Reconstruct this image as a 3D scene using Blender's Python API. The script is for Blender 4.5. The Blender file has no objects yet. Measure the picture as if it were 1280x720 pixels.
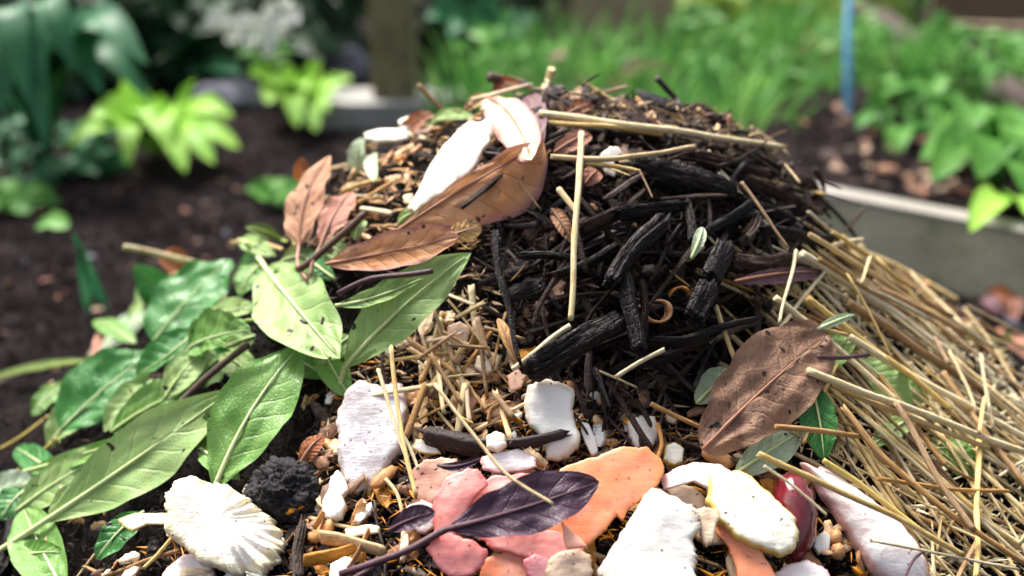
import bpy, math, random
from mathutils import Vector, noise, Matrix
R = math.radians
rnd = random.Random(11)
scene = bpy.context.scene
col = scene.collection

# ---------------------------------------------------------------- camera model
FPX = 1372.0; PITCH = R(22); CAMZ = 0.55
FWD = Vector((0, math.cos(PITCH), -math.sin(PITCH))); UPV = Vector((0, math.sin(PITCH), math.cos(PITCH))); RGT = Vector((1, 0, 0))
CAM = Vector((0, 0, CAMZ))
def ray(px, py): return FWD + RGT*((px-640)/FPX) + UPV*((360-py)/FPX)
def project(p):
    d = p-CAM; z = d.dot(FWD)
    return (640+FPX*d.dot(RGT)/z, 360-FPX*d.dot(UPV)/z)

# ---------------------------------------------------------------- terrain
HC = Vector((0.055, 0.83))
def heap(x, y):
    dx, dy = x-0.0494, y-0.83
    r = math.hypot(dx, dy) or 1e-9; c, s = dx/r, dy/r
    Rr = (0.537 if c > 0 else 0.547)*c*c+(0.5 if s > 0 else 0.527)*s*s
    t = r/Rr
    h = 0.3227*(1.0-(math.sqrt(t*t+0.03)-0.173))
    ex = (x-0.0591)/(0.202 if x > 0.0591 else 0.2546); ey = (y-0.82)/0.19
    return h+0.0543*math.exp(-(ex*ex+ey*ey)**2.5)-0.0
def ground_h(x, y):
    return 0.006*noise.noise(Vector((x*9, y*9, 3)))+0.004*noise.noise(Vector((x*31, y*31, 7)))
BED_A = Vector((0.36, 1.511)); BED_D = Vector((0.784, -0.620)); BED_N = Vector((0.620, 0.784))   # plank line and direction into the bed
def surf(x, y):
    return max(heap(x, y), 0.0)
def hit(px, py):
    """where the view ray meets the heap; beside its outline, where the ray passes it closest"""
    d = ray(px, py); t = 0.3; best = (9, 0)
    while t < 1.45:
        p = CAM+d*t; c = p.z-surf(p.x, p.y)
        if c < best[0] and p.y < 1.15: best = (c, t)
        if c < 0: break
        t += .004
    if best[0] > 0:
        t = best[1]; p = CAM+d*t; return p, t
    a, b = t-.004, t
    for _ in range(10):
        m = (a+b)/2; p = CAM+d*m
        if p.z < surf(p.x, p.y): b = m
        else: a = m
    return CAM+d*a, a
def P(px, py, lift=0.0):
    p, t = hit(px, py)
    d = ray(px, py)
    return p-d.normalized()*lift
def G(px, py, z=0.0):                      # pixel to a point on a level plane
    d = ray(px, py); t = (z-CAM.z)/d.z
    return CAM+d*t
def snorm(p):
    e = 0.02
    return Vector((surf(p.x-e, p.y)-surf(p.x+e, p.y), surf(p.x, p.y-e)-surf(p.x, p.y+e), 2*e)).normalized()
def facing(p, k=0.5):
    return (snorm(p)*(1-k)+(CAM-p).normalized()*k).normalized()

# ---------------------------------------------------------------- tagging
def tag(o, label=None, cat=None, group=None, kind=None):
    if label: o['label'] = label
    if cat: o['category'] = cat
    if group: o['group'] = group
    if kind: o['kind'] = kind
    return o
def thing(name, label, cat, loc, group=None):
    o = bpy.data.objects.new(name, None); o.empty_display_size = 0.01
    col.objects.link(o); o.location = loc
    return tag(o, label, cat, group)
def mk(name, vs, fs, mat, uv=None, parent=None, smooth=True, origin=None):
    """vs are world points; uv is one list of corner uvs per face"""
    if origin is None:
        if parent is not None: origin = parent.location
        else:
            origin = Vector((0, 0, 0))
            for v in vs: origin = origin+Vector(v)
            origin = origin/len(vs)
    me = bpy.data.meshes.new(name)
    me.from_pydata([tuple(Vector(v)-origin) for v in vs], [], fs)
    if uv:
        l = me.uv_layers.new(name='UVMap'); k = 0; flat = []
        for f in uv:
            for c in f: flat.extend(c)
        l.data.foreach_set('uv', flat)
    me.materials.append(mat)
    if smooth: me.polygons.foreach_set('use_smooth', [True]*len(me.polygons))
    me.update()
    o = bpy.data.objects.new(name, me); col.objects.link(o)
    if parent is not None: o.parent = parent
    else: o.location = origin
    return o
class MB:
    def __init__(s): s.v = []; s.f = []; s.uv = []
    def add(s, g):
        v, f, uv = g; b = len(s.v)
        s.v += v; s.f += [tuple(i+b for i in q) for q in f]; s.uv += uv
    def build(s, name, mat, parent=None, smooth=True, origin=None):
        return mk(name, s.v, s.f, mat, s.uv, parent, smooth, origin)

# ---------------------------------------------------------------- node helper
class NT:
    def __init__(s, name):
        s.m = bpy.data.materials.new(name); s.m.use_nodes = True; s.t = s.m.node_tree
        s.t.nodes.clear(); s.out = s.t.nodes.new('ShaderNodeOutputMaterial')
    def n(s, ty, ins=None, **kw):
        o = s.t.nodes.new(ty)
        for k, v in kw.items(): setattr(o, k, v)
        for k, v in (ins or {}).items(): s.set(o.inputs[k], v)
        return o
    def set(s, sock, v):
        if isinstance(v, bpy.types.NodeSocket): s.t.links.new(v, sock)
        elif isinstance(v, bpy.types.Node): s.t.links.new(v.outputs[0], sock)
        elif isinstance(v, (tuple, list)) and len(v) == 3 and sock.type == 'RGBA': sock.default_value = (*v, 1)
        else: sock.default_value = v
    def M(s, op, a, b=0.0, c=0.0, clamp=False):
        o = s.n('ShaderNodeMath', {0: a, 1: b, 2: c}, operation=op, use_clamp=clamp); return o.outputs[0]
    def ramp(s, v, lo, hi):
        o = s.n('ShaderNodeMapRange', {0: v, 1: lo, 2: hi}, clamp=True); return o.outputs[0]
    def mix(s, f, a, b):
        o = s.n('ShaderNodeMix', data_type='RGBA'); s.set(o.inputs[0], f); s.set(o.inputs[6], a); s.set(o.inputs[7], b); return o.outputs[2]
    def noise(s, vec, sc, det=4, rough=.6, dist=0):
        o = s.n('ShaderNodeTexNoise', {'Vector': vec, 'Scale': sc, 'Detail': det, 'Roughness': rough, 'Distortion': dist}); return o.outputs[0]
    def scalev(s, vec, sc, off=None):
        o = s.n('ShaderNodeMapping', {'Vector': vec, 'Scale': sc})
        if off is not None: s.set(o.inputs['Location'], off)
        return o.outputs[0]
    def coords(s):
        """object coordinates shifted by a random amount per object"""
        tc = s.n('ShaderNodeTexCoord'); oi = s.n('ShaderNodeObjectInfo')
        s.uv = tc.outputs['UV']; s.rand = oi.outputs['Random']
        o = s.M('MULTIPLY', s.rand, 7.3)
        c = s.n('ShaderNodeCombineXYZ', {0: o, 1: o, 2: o})
        a = s.n('ShaderNodeVectorMath', {0: tc.outputs['Object'], 1: c}, operation='ADD')
        s.obj = a.outputs[0]
        s.xyz = s.n('ShaderNodeSeparateXYZ', {0: s.uv}).outputs
        return s.obj
    def bump(s, h, strength=.5, dist=.001, nrm=None):
        o = s.n('ShaderNodeBump', {'Height': h, 'Strength': strength, 'Distance': dist})
        if nrm is not None: s.set(o.inputs['Normal'], nrm)
        return o.outputs[0]
    def finish(s, colr, rough=.6, nrm=None, spec=.5, sss=0, sssr=None, transl=0, coat=0):
        p = s.n('ShaderNodeBsdfPrincipled', {'Base Color': colr, 'Roughness': rough, 'Specular IOR Level': spec, 'Coat Weight': coat, 'Coat Roughness': .15})
        if nrm is not None: s.set(p.inputs['Normal'], nrm)
        if sss:
            p.inputs['Subsurface Weight'].default_value = sss; p.inputs['Subsurface Scale'].default_value = .008
            p.inputs['Subsurface Radius'].default_value = sssr or (1, .6, .4)
        o = p.outputs[0]
        if transl:
            t = s.n('ShaderNodeBsdfTranslucent', {'Color': colr})
            mx = s.n('ShaderNodeMixShader', {0: transl, 1: o, 2: t}); o = mx.outputs[0]
        s.t.links.new(o, s.out.inputs['Surface']); return s.m

def mat_leaf(name, c1, c2, vein, nveins=9, rough=.45, spot=(.03, .02, .012), spots=.1, transl=.22, edge=None, blotch=None, wrinkle=.4, veinamt=.75):
    n = NT(name); n.coords()
    u = n.xyz[0]; v = n.M('ABSOLUTE', n.M('MULTIPLY_ADD', n.xyz[1], 2, -1))
    wob = n.M('MULTIPLY', n.noise(n.obj, 60, 2), .35)
    s = n.M('SUBTRACT', n.M('ADD', n.M('MULTIPLY', u, nveins), wob), n.M('MULTIPLY', n.M('POWER', v, .8), 1.5))
    d = n.M('ABSOLUTE', n.M('SUBTRACT', n.M('FRACT', s), .5))
    side = n.M('MULTIPLY', n.ramp(d, .095, .01), n.ramp(v, 1.05, .6))
    mid = n.ramp(v, .055, .015)
    vein_m = n.M('MAXIMUM', n.M('MULTIPLY', side, .6), mid)
    ret = n.n('ShaderNodeTexVoronoi', {'Vector': n.obj, 'Scale': 420.0}, feature='DISTANCE_TO_EDGE').outputs[0]
    retm = n.ramp(ret, .12, .0)
    big = n.ramp(n.noise(n.obj, 26, 3), .35, .68)
    fine = n.noise(n.obj, 300, 3)
    c = n.mix(big, c1, c2)
    c = n.mix(n.M('MULTIPLY', n.ramp(fine, .3, .8), .25), c, tuple(x*.6 for x in c1))
    if blotch: c = n.mix(n.M('MULTIPLY', n.ramp(n.noise(n.obj, 40, 4, .7), .55, .68), .85), c, blotch)
    if edge: c = n.mix(n.ramp(n.M('ADD', v, n.M('MULTIPLY', fine, .25)), .85, 1.1), c, edge)
    c = n.mix(n.M('MULTIPLY', retm, .12), c, vein)
    c = n.mix(n.M('MULTIPLY', vein_m, veinamt), c, vein)
    sp = n.ramp(n.noise(n.obj, 130, 1.5, .4), .74-spots*.4, .78-spots*.4)
    c = n.mix(sp, c, spot)
    h = n.M('ADD', n.M('MULTIPLY', vein_m, -.9), n.M('ADD', n.M('MULTIPLY_ADD', retm, -.25, n.M('MULTIPLY', n.ramp(d, 0, .4), .5)), n.M('MULTIPLY', n.noise(n.obj, 110, 4), wrinkle*2)))
    nr = n.bump(h, .55, .0012)
    rg = n.ramp(n.noise(n.obj, 90, 3), 0, 1); rg = n.M('MULTIPLY_ADD', rg, .3, rough-.15)
    return n.finish(c, rg, nr, .35, transl=transl)
def mat_fibre(name, c1, c2, dark, rough=.6, su=6, sv=60, bump=.5, var=.35, spots=.0, bd=.0006):
    """straw, twigs, wood: fibres run along v of the uv map (metres)"""
    n = NT(name); n.coords()
    off = n.M('MULTIPLY', n.rand, 31)
    oc = n.n('ShaderNodeCombineXYZ', {0: off, 1: off, 2: off})
    uvm = n.scalev(n.uv, (su, sv, 1), oc)
    f = n.noise(uvm, 1.6, 5, .65)
    uv2 = n.scalev(n.uv, (su*3.3, sv*.8, 1), oc)
    f2 = n.noise(uv2, 2.2, 3, .6)
    c = n.mix(n.ramp(f, .3, .7), c1, c2)
    c = n.mix(n.M('MULTIPLY', n.ramp(f2, .50, .66), .85), c, dark)
    big = n.noise(n.obj, 45, 3, .7)
    c = n.mix(n.M('MULTIPLY', n.ramp(big, .58-spots, .72-spots), .6), c, dark)
    hv = n.n('ShaderNodeHueSaturation', {'Color': c, 'Value': n.M('MULTIPLY_ADD', n.rand, var*2, 1-var), 'Saturation': n.M('MULTIPLY_ADD', n.M('FRACT', n.M('MULTIPLY', n.rand, 13.7)), .35, .92)})
    nr = n.bump(n.M('ADD', n.M('MULTIPLY', f, .6), f2), bump, bd)
    return n.finish(hv.outputs[0], n.M('MULTIPLY_ADD', f, .35, rough-.17), nr, .45)
def mat_bark(name, c1, c2, c3, rough=.6, bump=1.0, spec=.4, var=.3):
    n = NT(name); n.coords()
    off = n.M('MULTIPLY', n.rand, 31); oc = n.n('ShaderNodeCombineXYZ', {0: off, 1: off, 2: off})
    uvm = n.scalev(n.uv, (11, 30, 1), oc)
    f = n.noise(uvm, 1.2, 6, .7, .6)
    g = n.noise(n.obj, 260, 5, .7)
    b = n.noise(n.obj, 38, 3)
    c = n.mix(n.ramp(f, .3, .7), c1, c2)
    c = n.mix(n.M('MULTIPLY', n.ramp(n.M('ADD', n.M('MULTIPLY', b, .6), n.M('MULTIPLY', g, .4)), .52, .7), .8), c, c3)
    hv = n.n('ShaderNodeHueSaturation', {'Color': c, 'Value': n.M('MULTIPLY_ADD', n.rand, var*2, 1-var)})
    vo = n.n('ShaderNodeTexVoronoi', {'Vector': n.scalev(n.uv, (8, 24, 1), oc), 'Scale': 1.3, 'Randomness': 1}, feature='DISTANCE_TO_EDGE').outputs[0]
    ck = n.n('ShaderNodeTexVoronoi', {'Vector': n.obj, 'Scale': 150.0}, feature='DISTANCE_TO_EDGE').outputs[0]
    ckm = n.ramp(ck, 0, .10)
    h = n.M('ADD', n.M('MULTIPLY', f, 1.2), n.M('ADD', n.M('MULTIPLY', g, 1.0), n.M('ADD', n.M('MULTIPLY', n.ramp(vo, 0, .12), .5), n.M('MULTIPLY', ckm, .4))))
    nr = n.bump(h, bump, .0022)
    return n.finish(hv.outputs[0], n.M('MULTIPLY_ADD', g, .4, rough-.2), nr, spec)
def mat_flesh(name, c1, c2, rim, rim_at=.86, rimamt=1, speck=(.12, .07, .04), rough=.4, sss=.35, bump=.3, patch=None, speckt=.69, coat=0):
    """uv: x angle, y radius 0..1 (rim colour near 1)"""
    n = NT(name); n.coords()
    b = n.noise(n.obj, 45, 4, .6); g = n.noise(n.obj, 190, 4, .6)
    c = n.mix(n.ramp(b, .38, .68), c1, c2)
    st = n.noise(n.scalev(n.obj, (40, 260, 260)), 1.5, 4, .65)
    c = n.mix(n.M('MULTIPLY', n.ramp(st, .52, .72), .45), c, rim)
    c = n.mix(n.M('MULTIPLY', n.ramp(n.noise(n.obj, 22, 3, .6), .52, .7), .5), c, rim)
    if patch: c = n.mix(n.ramp(n.noise(n.obj, 28, 4, .6), .5, .62), c, patch)
    w = n.M('ADD', n.xyz[1], n.M('MULTIPLY_ADD', b, .3, -.15))
    c = n.mix(n.M('MULTIPLY', n.ramp(w, rim_at-.05, rim_at+.06), rimamt), c, rim)
    c = n.mix(n.ramp(n.noise(n.obj, 330, 1.5, .5), speckt, speckt+.04), c, speck)
    c = n.mix(n.M('MULTIPLY', n.ramp(n.noise(n.obj, 110, 4, .7), speckt-.05, speckt+.04), .45), c, speck)
    nr = n.bump(n.M('ADD', n.M('MULTIPLY_ADD', b, 1.5, st), n.M('ADD', g, n.M('MULTIPLY', n.noise(n.obj, 520, 4, .7), .5))), bump, .0022)
    return n.finish(c, n.M('MULTIPLY_ADD', g, .3, rough-.15), nr, .5, sss=sss, coat=coat)
def mat_plain(name, c1, c2, rough=.7, sc=8, bump=.3, bd=.004, c3=None, transl=0, var=0, fine=60, spec=.4):
    n = NT(name); n.coords()
    b = n.noise(n.obj, sc, 5, .65); g = n.noise(n.obj, fine, 5, .7)
    c = n.mix(n.ramp(b, .35, .65), c1, c2)
    if c3: c = n.mix(n.ramp(g, .55, .7), c, c3)
    if var: c = n.n('ShaderNodeHueSaturation', {'Color': c, 'Value': n.M('MULTIPLY_ADD', n.rand, var*2, 1-var)}).outputs[0]
    return n.finish(c, rough, n.bump(n.M('ADD', b, g), bump, bd), spec, transl=transl)

# ---------------------------------------------------------------- shape builders
def frames(pts):
    T = []
    for i in range(len(pts)):
        a = pts[max(i-1, 0)]; b = pts[min(i+1, len(pts)-1)]
        T.append((b-a).normalized())
    ref = Vector((0, 0, 1)) if abs(T[0].z) < .9 else Vector((1, 0, 0))
    A = (ref-T[0]*ref.dot(T[0])).normalized(); out = []
    for t in T:
        A = (A-t*A.dot(t)).normalized(); out.append((A, t.cross(A)))
    return T, out
def g_tube(pts, rad, sides=8, flat=1.0, dis=None, hollow=0.0, spin=0.0, endj=0.0):
    pts = [Vector(p) for p in pts]; n = len(pts)
    T, F = frames(pts); vs = []; fs = []; uv = []; L = [0.0]
    for i in range(1, n): L.append(L[-1]+(pts[i]-pts[i-1]).length)
    tot = L[-1]
    for i in range(n):
        r = rad[i] if isinstance(rad, (list, tuple)) else rad
        A, B = F[i]
        for j in range(sides):
            a = 2*math.pi*j/sides
            k = 1.0+(dis(a, L[i], i/(n-1)) if dis else 0.0)
            x = r*k*math.cos(a); y = r*k*math.sin(a)*flat
            xx = x*math.cos(spin)-y*math.sin(spin); yy = x*math.sin(spin)+y*math.cos(spin)
            p = pts[i]+A*xx+B*yy
            if endj and i in (0, n-1): p += T[i]*(endj*noise.noise(Vector((math.cos(a)*3, math.sin(a)*3, tot*90+i))))
            vs.append(p)
    for i in range(n-1):
        for j in range(sides):
            k = (j+1) % sides
            fs.append((i*sides+j, i*sides+k, (i+1)*sides+k, (i+1)*sides+j))
            uv.append([(j/sides, L[i]), ((j+1)/sides, L[i]), ((j+1)/sides, L[i+1]), (j/sides, L[i+1])])
    for e, i in ((0, 0), (1, n-1)):
        b = len(vs); r = rad[i] if isinstance(rad, (list, tuple)) else rad
        s = -1 if e == 0 else 1
        vs.append(pts[i]-T[i]*s*hollow*r if hollow else pts[i]+T[i]*s*r*.25)
        for j in range(sides):
            k = (j+1) % sides
            fs.append((b, i*sides+k, i*sides+j) if e == 0 else (b, i*sides+j, i*sides+k))
            uv.append([(.5, L[i]), (.5, L[i]+r*.5), (.6, L[i]+r*.5)])
    return vs, fs, uv
def bez(a, b, c, n):
    return [a*(1-t)**2+b*2*t*(1-t)+c*t*t for t in [i/(n-1) for i in range(n)]]
def catmull(pts, n, closed=True):
    m = len(pts); out = []
    for q in range(n):
        t = q/n*m if closed else q/(n-1)*(m-1)*0.99999
        i = int(t); f = t-i
        g = (lambda k: pts[k % m]) if closed else (lambda k: pts[min(max(k, 0), m-1)])
        p0, p1, p2, p3 = g(i-1), g(i), g(i+1), g(i+2)
        out.append((p1*2+(p2-p0)*f+(p0*2-p1*5+p2*4-p3)*f*f+(p1*3-p0-p2*3+p3)*f*f*f)*.5)
    return out
def g_leaf(mid, S, N, wl, wr, peak=.42, b=.9, cl=0., cr=0., wave=0., wf=3., twist=0., nu=30, nv=8, tooth=0., rag=0., seed=0., crinkle=0.):
    """mid: callable u->point; S side vector, N up vector; wl, wr widths in metres"""
    a = math.log(.5)/math.log(peak); vs = []; fs = []; uv = []
    for i in range(nu+1):
        u = i/nu; p = mid(u); w = max(math.sin(math.pi*min(u, .9999)**a), 0)**b
        tw = twist*(u-.3); Su = S*math.cos(tw)+N*math.sin(tw); Nu = N*math.cos(tw)-S*math.sin(tw)
        for j in range(-nv, nv+1):
            v = j/nv; W = (wl if v < 0 else wr)*w; ang = (cl if v < 0 else cr)
            av = abs(v)
            if rag: W *= 1-rag*max(0, noise.noise(Vector((u*9, 5*math.copysign(1, v), seed))))*av
            if tooth: W *= 1+tooth*math.sin(u*60+seed)*av**3
            if abs(ang) > .02:
                x = W*math.sin(ang*av)/ang; z = W*(1-math.cos(ang*av))/ang
            else: x = W*av; z = 0
            z += wave*math.sin(u*wf*6.28+seed+(1.7 if v < 0 else 0))*av*av*min(w*1.5, 1)
            if crinkle: z += crinkle*noise.noise(Vector((u*7, v*3, seed)))*min(w*2, 1)
            z += (-.00035 if j == 0 else 0)
            vs.append(p+Su*(x if v > 0 else -x)+Nu*z)
    m = 2*nv+1
    for i in range(nu):
        for j in range(m-1):
            fs.append((i*m+j, i*m+j+1, (i+1)*m+j+1, (i+1)*m+j))
            u0, u1, v0, v1 = i/nu, (i+1)/nu, j/(m-1), (j+1)/(m-1)
            uv.append([(u0, v0), (u0, v1), (u1, v1), (u1, v0)])
    return vs, fs, uv
def pxlen(p, S):
    a = project(p); b = project(p+S*.01)
    return math.hypot(b[0]-a[0], b[1]-a[1])/.01        # pixels per metre along S
def leaf(name, label, cat, b0, t0, wl, wr, mat, vmat, lift=(.02, .02), bow=0., arch=.005, stalk=None, k=.5, roll=0., group=None, sr=.0011, **kw):
    A = P(*b0, lift[0]); B = P(*t0, lift[1])
    L = B-A; ln = L.length; c = (A+B)/2
    N = facing(c, k); N = (N-L*(N.dot(L)/L.length_squared)).normalized()
    if roll: N = Matrix.Rotation(R(roll), 3, L.normalized()) @ N
    S = N.cross(L).normalized()*-1
    S0 = S if abs(roll) < 1 else Matrix.Rotation(-R(roll), 3, L.normalized()) @ S
    pm = pxlen(c, S0)
    wl, wr, bw = wl/pm, wr/pm, bow/pm
    mid = lambda u: A+L*u+S0*(bw*4*u*(1-u))+N*(arch*4*u*(1-u))
    root = thing(name, label, cat, A, group)
    kw.setdefault('rag', .07); kw['crinkle'] = min(kw.get('crinkle', .0035), (wl+wr)*.05); kw['wave'] = min(kw.get('wave', 0), (wl+wr)*.06)
    g = g_leaf(mid, S, N, wl, wr, seed=rnd.random()*50, **kw)
    mk('blade', g[0], g[1], mat, g[2], root)
    pts = []
    if stalk:
        q = [P(x, y, l) for x, y, l in stalk]
        q = catmull(q+[A], 8, closed=False); pts = q[:-1]
    off = N*.0006
    rib = [mid(u/14*.96)+off for u in range(15)]
    pts = pts+rib; n = len(pts); k0 = n-15
    rad = [sr*(1.25 if i < k0 else 1.1*(1-(i-k0)/15*.85)) for i in range(n)]
    g = g_tube(pts, rad, 6); mk('stalk', g[0], g[1], vmat, g[2], root)
    return root
def outline(name, label, cat, pts, T, mat, lift=.015, k=.5, n=120, rings=26, p=6., sharp=.92, edge=.075, bend=0., nz=.0, nf=60., jag=None, group=None, parent=None, tilt=(0, 0), bottom=.6, groove=None, holes=None, smooth=True, dent=0):
    """a solid lump or rind with this silhouette, its own depth and thickness T"""
    cx = sum(q[0] for q in pts)/len(pts); cy = sum(q[1] for q in pts)/len(pts)
    nz *= .5; T *= (.62 if p > 3 else 1); C = P(cx, cy, lift); N = facing(C, k)
    X = RGT-N*RGT.dot(N); X.normalize(); Y = N.cross(X)
    N = (N+X*tilt[0]+Y*tilt[1]).normalized(); X = (RGT-N*RGT.dot(N)).normalized(); Y = N.cross(X)
    out = []
    for q in pts:
        d = ray(*q); t = (C-CAM).dot(N)/d.dot(N); out.append(CAM+d*t)
    cm = catmull(out, n); m_ = len(out); ln_ = [out[int(q/n*m_) % m_].lerp(out[(int(q/n*m_)+1) % m_], q/n*m_-int(q/n*m_)) for q in range(n)]
    out = [a.lerp(b, sharp) for a, b in zip(cm, ln_)]; vs = []; fs = []; uv = []; sd = rnd.random()*60
    r0 = max((o-C).length for o in out)
    base_ = [Vector(o) for o in out]
    out = [C+(o-C)*(1+edge*(1.2*noise.noise(o/r0*2.5+Vector((sd, 0, 0)))+.8*noise.noise(o/r0*7+Vector((0, sd, 0)))+.45*noise.noise(o/r0*19+Vector((0, 0, sd))))) for o in out]
    rad = max((o-C).length for o in out)
    if jag:
        for i, o in enumerate(out):
            a = i/n
            for a0, a1, am in jag:
                if a0 <= a <= a1: out[i] = C+(o-C)*(1+am*(rnd.random()-.5)*2)
    def prof(s): return (max(1-s**p, 0))**(1/p)
    ss = [1-(1-(i+1)/rings)**1.7 for i in range(rings)]
    def pt(i, s, side):
        q = C+(base_[i]-C)*s+(out[i]-base_[i])*s**5; h = prof(s)*T*(1 if side > 0 else -bottom)
        d = q-C
        if bend: h -= bend*(d.dot(X)**2+d.dot(Y)**2)
        if nz: h += nz*noise.noise(q*nf+Vector((sd, 0, 0)))*(1 if side > 0 else .4)+.22*nz*noise.noise(q*nf*2.6+Vector((sd, 0, 0)))+.12*nz*noise.noise(q*nf*4.6)
        if dent and side > 0: h -= dent*math.exp(-(s/.5)**2)
        if groove:
            a = i/n
            if groove[0] <= a <= groove[1]: h -= groove[2]*max(0, noise.noise(Vector((a*groove[3], s*1.5, 3)))*1.6+.35)*s**3*side
        return q+N*h
    for side in (1, -1):
        b = len(vs); vs.append(pt(0, 0.0, side))
        for s in ss:
            if s > .9999 and side < 0: continue
            for i in range(n): vs.append(pt(i, s, side) if s < .9999 else C+(out[i]-C)+N*(-bend*(out[i]-C).length_squared))
        for i in range(n):
            k_ = (i+1) % n
            f = (b, b+1+i, b+1+k_); fs.append(f if side > 0 else f[::-1])
            uv.append([(i/n, 0), (i/n, ss[0]), ((i+1)/n, ss[0])] if side > 0 else [((i+1)/n, ss[0]), (i/n, ss[0]), (i/n, 0)])
        R_ = len(ss)-(1 if side < 0 else 0)
        for r in range(R_-1):
            for i in range(n):
                k_ = (i+1) % n
                f = (b+1+r*n+i, b+1+(r+1)*n+i, b+1+(r+1)*n+k_, b+1+r*n+k_)
                q = [(i/n, ss[r]), (i/n, ss[r+1]), ((i+1)/n, ss[r+1]), ((i+1)/n, ss[r])]
                fs.append(f if side > 0 else f[::-1]); uv.append(q if side > 0 else q[::-1])
        if side > 0: rim = b+1+(len(ss)-1)*n
        else:
            last = b+1+(R_-1)*n
            for i in range(n):
                k_ = (i+1) % n
                fs.append((last+k_, rim+k_, rim+i, last+i)); uv.append([((i+1)/n, ss[-2]), ((i+1)/n, 1), (i/n, 1), (i/n, ss[-2])])
    o = mk(name, vs, fs, mat, uv, parent, smooth)
    if parent is None: tag(o, label, cat, group)
    return o
def clear(pts, r, k=1.0):
    """raise a path so that it rests on the heap instead of cutting through it"""
    m = 0
    for p in pts: m = max(m, surf(p.x, p.y)+r*k-p.z)
    return [p+Vector((0, 0, m)) for p in pts]
def stick(name, label, cat, px, th, mat, lift=.012, n=14, sides=8, taper=1., group=None, wob=0., hollow=0, flat=1., dis=None, lifts=None, rest=False, endj=0, parent=None, spin=0):
    k = len(px)
    q = [P(x, y, (lifts[i] if lifts else lift)) for i, (x, y) in enumerate(px)]
    pts = catmull(q, n, closed=False) if k > 2 else [q[0].lerp(q[1], i/(n-1)) for i in range(n)]
    s = rnd.random()*90
    if wob: pts = [p+Vector((noise.noise(p*25+Vector((s, 0, 0))), noise.noise(p*25+Vector((0, s, 0))), noise.noise(p*25+Vector((0, 0, s)))))*wob for p in pts]
    r = th/2*(pts[n//2]-CAM).dot(FWD)/FPX
    if rest: pts = clear(pts, r)
    rad = [r*(1+(taper-1)*i/(n-1)) for i in range(n)]
    g = g_tube(pts, rad, sides, flat, dis, hollow, spin=spin, endj=endj)
    o = mk(name, g[0], g[1], mat, g[2], parent)
    if parent is None: tag(o, label, cat, group)
    return o
def bark_dis(amp, seed, ridge=4.):
    def f(a, l, t):
        c = Vector((math.cos(a)*1.3, math.sin(a)*1.3, l*14+seed))
        k = noise.noise(c)*amp*1.3
        k += (abs(noise.noise(Vector((math.cos(a)*ridge, math.sin(a)*ridge, l*9+seed))))-.25)*amp*1.7
        k += noise.noise(Vector((math.cos(a)*6, math.sin(a)*6, l*60+seed)))*amp*.55
        k += noise.noise(Vector((math.cos(a)*12, math.sin(a)*12, l*180+seed)))*amp*.25
        k -= amp*1.1*max(0, noise.noise(Vector((math.cos(a)*1.1, math.sin(a)*1.1, l*22+seed+9)))-.12)
        e = min(t, 1-t)
        if e < .06: k -= (.06-e)/.06*.35
        return k
    return f
def bark(label, px, th, mat, lift=.015, amp=.36, flat=.68, n=60, sides=34, taper=.95, name='bark_chunk', cat='bark chunk', wob=.003, group=None, lifts=None, spin=.3):
    return stick(name, label, cat, px, th, mat, lift, n, sides, taper, group, wob, 0, flat, bark_dis(amp, rnd.random()*50), lifts, endj=.011, spin=spin)
# ================================================================ materials
M_soil = mat_plain('soil', (.014, .0088, .0105), (.040, .026, .026), .95, 14, 1., .03, spec=.12, c3=(.008, .005, .006))
M_mulch = mat_plain('mulch', (.0035, .0022, .0022), (.008, .005, .004), .95, 30, .9, .006, spec=.12, c3=(.015, .009, .006), fine=160)
M_crumb = mat_plain('crumb', (.005, .003, .003), (.016, .010, .008), .9, 60, .8, .003, fine=300)
M_crumb2 = mat_plain('crumb_brown', (.10, .058, .035), (.20, .12, .07), .8, 60, .8, .003, fine=300)
M_bark = mat_bark('black_bark', (.0042, .0024, .0030), (.017, .0095, .0105), (.062, .036, .030), .5, 1.0, .3)
M_bark2 = mat_bark('brown_bark', (.024, .0135, .011), (.078, .045, .034), (.16, .10, .072), .65, 1.0, .2)
M_bark3 = mat_bark('greybrown_bark', (.06, .042, .034), (.13, .095, .078), (.20, .15, .12), .8, 1.0, .3)
M_twig = mat_fibre('twig', (.075, .042, .034), (.15, .09, .065), (.03, .018, .016), .65)
M_twigd = mat_fibre('dark_twig', (.020, .012, .013), (.05, .03, .028), (.01, .007, .007), .55)
M_twigp = mat_fibre('purple_twig', (.055, .022, .034), (.11, .05, .06), (.025, .012, .018), .5)
M_straw = mat_fibre('straw', (.76, .54, .24), (.88, .71, .40), (.42, .24, .10), .5, var=.2, bump=1.0, bd=.0011)
M_strawp = mat_fibre('pale_straw', (.84, .70, .41), (.93, .84, .60), (.54, .37, .18), .5, var=.13, bump=1.0, bd=.0011)
M_strawb = mat_fibre('brown_straw', (.46, .27, .13), (.62, .42, .23), (.20, .10, .05), .6, var=.3, bump=1.0, bd=.0011)
M_strawg = mat_fibre('greenish_straw', (.54, .42, .12), (.68, .55, .20), (.32, .22, .07), .5, var=.2, bump=.6)
M_wood = mat_fibre('orange_wood', (.44, .20, .075), (.62, .34, .14), (.20, .09, .04), .65, su=4, sv=120, var=.22)
M_woodp = mat_fibre('pale_wood', (.58, .40, .24), (.78, .60, .40), (.34, .20, .11), .65, su=4, sv=120, var=.2)
M_woodb = mat_fibre('brown_wood', (.16, .085, .055), (.29, .17, .11), (.07, .035, .025), .7, su=4, sv=120, var=.3)
M_gpale = mat_leaf('leaf_pale_green', (.25, .42, .12), (.36, .51, .19), (.58, .68, .34), 8, .42, spots=.10, transl=.2, veinamt=.5, blotch=(.30, .38, .10))
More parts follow.
